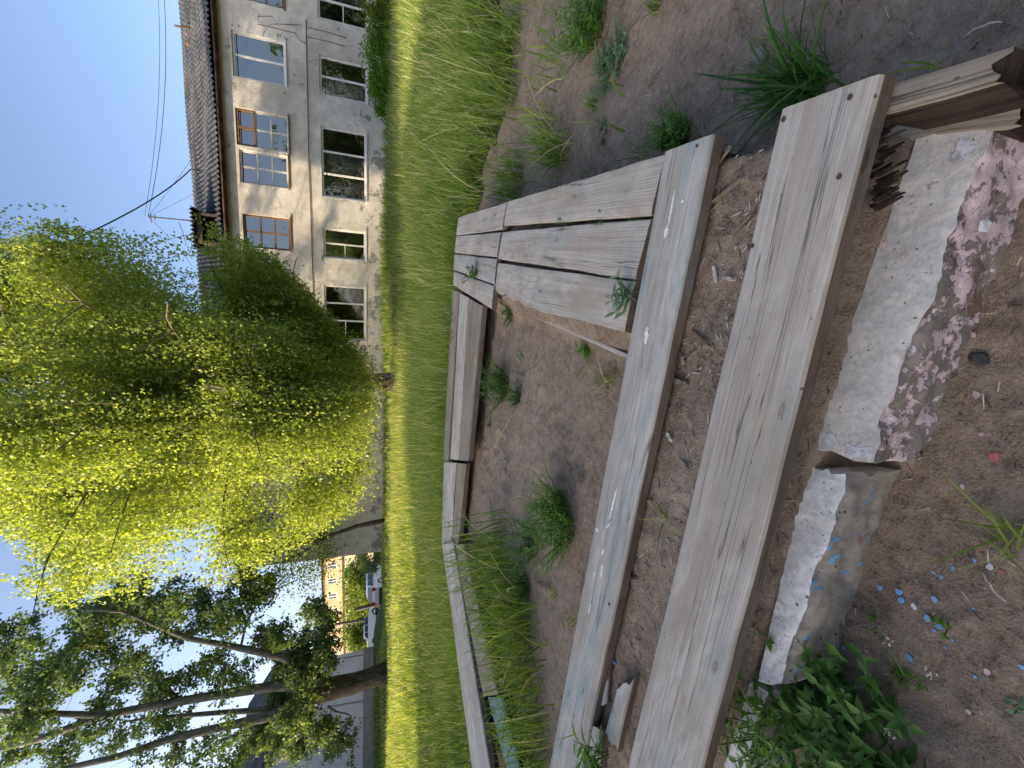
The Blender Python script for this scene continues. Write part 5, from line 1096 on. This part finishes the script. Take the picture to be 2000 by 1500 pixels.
# ------------------------------------------------------------------ cars
def car(name, label, pos, heading, L, Wd, Hh, hatch=True):
    r = empty(name, pos, label, 'car'); r.rotation_euler[2] = heading
    def part(mb, n, m, par=None):
        o = mb.build(n, M[m] if isinstance(m, str) else m, par or r, (0, 0, 0)); return o
    h = L / 2
    if hatch: prof = [(-h, .45), (-h - .02, .75), (-h + .06, .98), (-h + .55, Hh - .10), (-h + .95, Hh), (.05, Hh), (.35, Hh - .06), (1.05, 1.0), (h - .35, .88), (h - .05, .70), (h, .45), (h - .05, .24), (-h + .08, .26)]
    else: prof = [(-h, .5), (-h, .85), (-h + .1, .97), (-h + .75, 1.02), (-h + 1.25, Hh - .04), (-h + 1.7, Hh), (-.1, Hh), (.2, Hh - .05), (.95, .98), (h - .3, .84), (h - .03, .66), (h, .45), (h - .05, .24), (-h + .08, .26)]
    mb = MB(); n = len(prof); rings = []
    secs = [(-1, .93, 1), (-.97, .99, 1), (-.5, 1.0, 1), (0, 1, 1), (.5, 1, 1), (.97, .99, 1), (1, .93, 1)]
    vs = []
    for (s, k, _) in secs:
        for (x, z) in prof:
            tum = 1 - .26 * max(0, (z - .95)) / (Hh - .95) if z > .95 else 1
            vs.append(Vector((x * (k if abs(s) > .9 else 1), s * Wd / 2 * tum, .5 + (z - .5) * (k if abs(s) >= .99 else 1))))
    fs = [(i * n + k, i * n + (k + 1) % n, (i + 1) * n + (k + 1) % n, (i + 1) * n + k) for i in range(len(secs) - 1) for k in range(n)] + [tuple(reversed(range(n))), tuple(range((len(secs) - 1) * n, len(secs) * n))]
    mb.add(vs, fs, 0, None, True); body = part(mb, 'body', 'car_white'); body.data.set_sharp_from_angle(angle=R(35))
    ztop = Hh - .12; zb = .98
    def yy(z): return Wd / 2 * (1 - .26 * max(0, z - .95) / (Hh - .95)) * .985 + .012
    x0 = -h + (.32 if hatch else 1.0); x1 = .95
    for s in (-1, 1):
        for (a0, a1, b0, b1) in (((x0, x0 + (x1 - x0) * .28, x0 + .32, x0 + (x1 - x0) * .30)), ((x0 + (x1 - x0) * .31, x0 + (x1 - x0) * .60, x0 + (x1 - x0) * .33, x0 + (x1 - x0) * .58)), ((x0 + (x1 - x0) * .63, x1, x0 + (x1 - x0) * .61, x1 - .52))):
            g = MB(); q = [Vector((a0, s * yy(zb), zb)), Vector((a1, s * yy(zb), zb)), Vector((b1, s * yy(ztop), ztop)), Vector((b0, s * yy(ztop), ztop))]; g.add(q + [v - Vector((0, s * .03, 0)) for v in q], [(0, 1, 2, 3), (4, 7, 6, 5), (0, 4, 5, 1), (1, 5, 6, 2), (2, 6, 7, 3), (3, 7, 4, 0)]); part(g, 'side_window', 'car_glass')
    def cross(xa, za, xb, zb_, nm):
        g = MB(); o = Vector((-.012 if xa < 0 else .012, 0, .008)); q = [Vector((xa, -yy(za) * .9, za)), Vector((xa, yy(za) * .9, za)), Vector((xb, yy(zb_) * .88, zb_)), Vector((xb, -yy(zb_) * .88, zb_))]; g.add([v + o for v in q] + [v - o for v in q], [(0, 1, 2, 3), (4, 7, 6, 5), (0, 4, 5, 1), (1, 5, 6, 2), (2, 6, 7, 3), (3, 7, 4, 0)]); part(g, nm, 'car_glass')
    if hatch: cross(-h + .10, 1.03, -h + .50, Hh - .14, 'rear_window')
    else: cross(-h + .82, 1.06, -h + 1.2, Hh - .08, 'rear_window')
    cross(.98, 1.05, .42, Hh - .10, 'windscreen')
    for s in (-1, 1):
        g = MB(); g.box((-h + .04, s * (Wd / 2 - .14), .90), (.14, .24, .26)); part(g, 'tail_light', 'red_lamp')
        g = MB(); g.box((h - .12, s * (Wd / 2 - .22), .70), (.16, .30, .13)); part(g, 'headlight', 'rim')
        for xw in (-h + .78, h - .82):
            w = MB(); w.tube([(xw, s * (Wd / 2 - .19), .31), (xw, s * (Wd / 2 + .005), .31)], .315, 20); wo = part(w, 'wheel', 'black')
            g = MB(); g.tube([(xw, s * (Wd / 2 - .05), .31), (xw, s * (Wd / 2 + .015), .31)], .20, 14); part(g, 'rim', 'rim', wo)
    g = MB(); g.box((-h + .0, 0, .38), (.16, Wd * .9, .24)); g.box((h - .02, 0, .34), (.12, Wd * .86, .18)); part(g, 'bumper', 'black')
    g = MB(); g.box((-h - .035, 0, .72), (.02, .5, .11)); part(g, 'number_plate', 'white_frame')
    return r
c1 = ay(750, 1128, 38.3); c1.z = gz(c1.x, c1.y) + .0
car('parked_car', 'white hatchback with red tail light parked with its back to the lawn', c1, math.atan2(.975, .30), 4.1, 1.72, 1.50, True)
c2 = ay(738, 1222, 45); c2.z = gz(c2.x, c2.y)
car('parked_car', 'white sedan seen from its side next to the grey house corner', c2, math.atan2(.55, .80), 4.2, 1.7, 1.40, False)
for lab, (v0, y0), (v1, y1), w, Yd in (('short wide dark leaning post between the two white cars', (692, 1192), (735, 1178), .34, 43), ('taller dark post behind the white sedan', (650, 1220), (730, 1208), .26, 47)):
    A = ay(v0, y0, Yd); B = ay(v1, y1, Yd); B.z = min(B.z, gz(B.x, B.y)) - .2; mb = MB(); mb.tube([B - B, (A - B) * .5, A - B], [w * .62, w * .55, w * .42], 8); tag(mb.build('post', M['post'], None, B), lab, 'post')

# ------------------------------------------------------------------ light
SUN_H = Vector((-.990, -.135, 0)).normalized(); EL = R(18.0)
w = bpy.data.worlds.new('World'); SC.world = w; w.use_nodes = True; nt = w.node_tree; bg = nt.nodes['Background']
sky = nt.nodes.new('ShaderNodeTexSky'); sky.sky_type = 'NISHITA'; sky.sun_disc = False; sky.sun_elevation = EL; sky.sun_rotation = math.atan2(SUN_H.x, SUN_H.y); sky.air_density = .65; sky.dust_density = 4.4; sky.ozone_density = 1.5
nt.links.new(sky.outputs[0], bg.inputs[0]); bg.inputs[1].default_value = .12
sd = bpy.data.lights.new('sun', 'SUN'); so = bpy.data.objects.new('sun', sd); COL.objects.link(so); sd.energy = 2.8; sd.angle = R(.6); sd.color = (1.0, .80, .54)
sv = Vector((SUN_H.x * math.cos(EL), SUN_H.y * math.cos(EL), math.sin(EL))); so.rotation_euler = sv.to_track_quat('Z', 'Y').to_euler(); so.location = (-30, -20, 20)
vs_ = SC.view_settings; vs_.view_transform = 'Standard'; vs_.look = 'None'; vs_.exposure = 1.85; vs_.gamma = 1.0
SC.cycles.max_bounces = 8; SC.cycles.transparent_max_bounces = 12
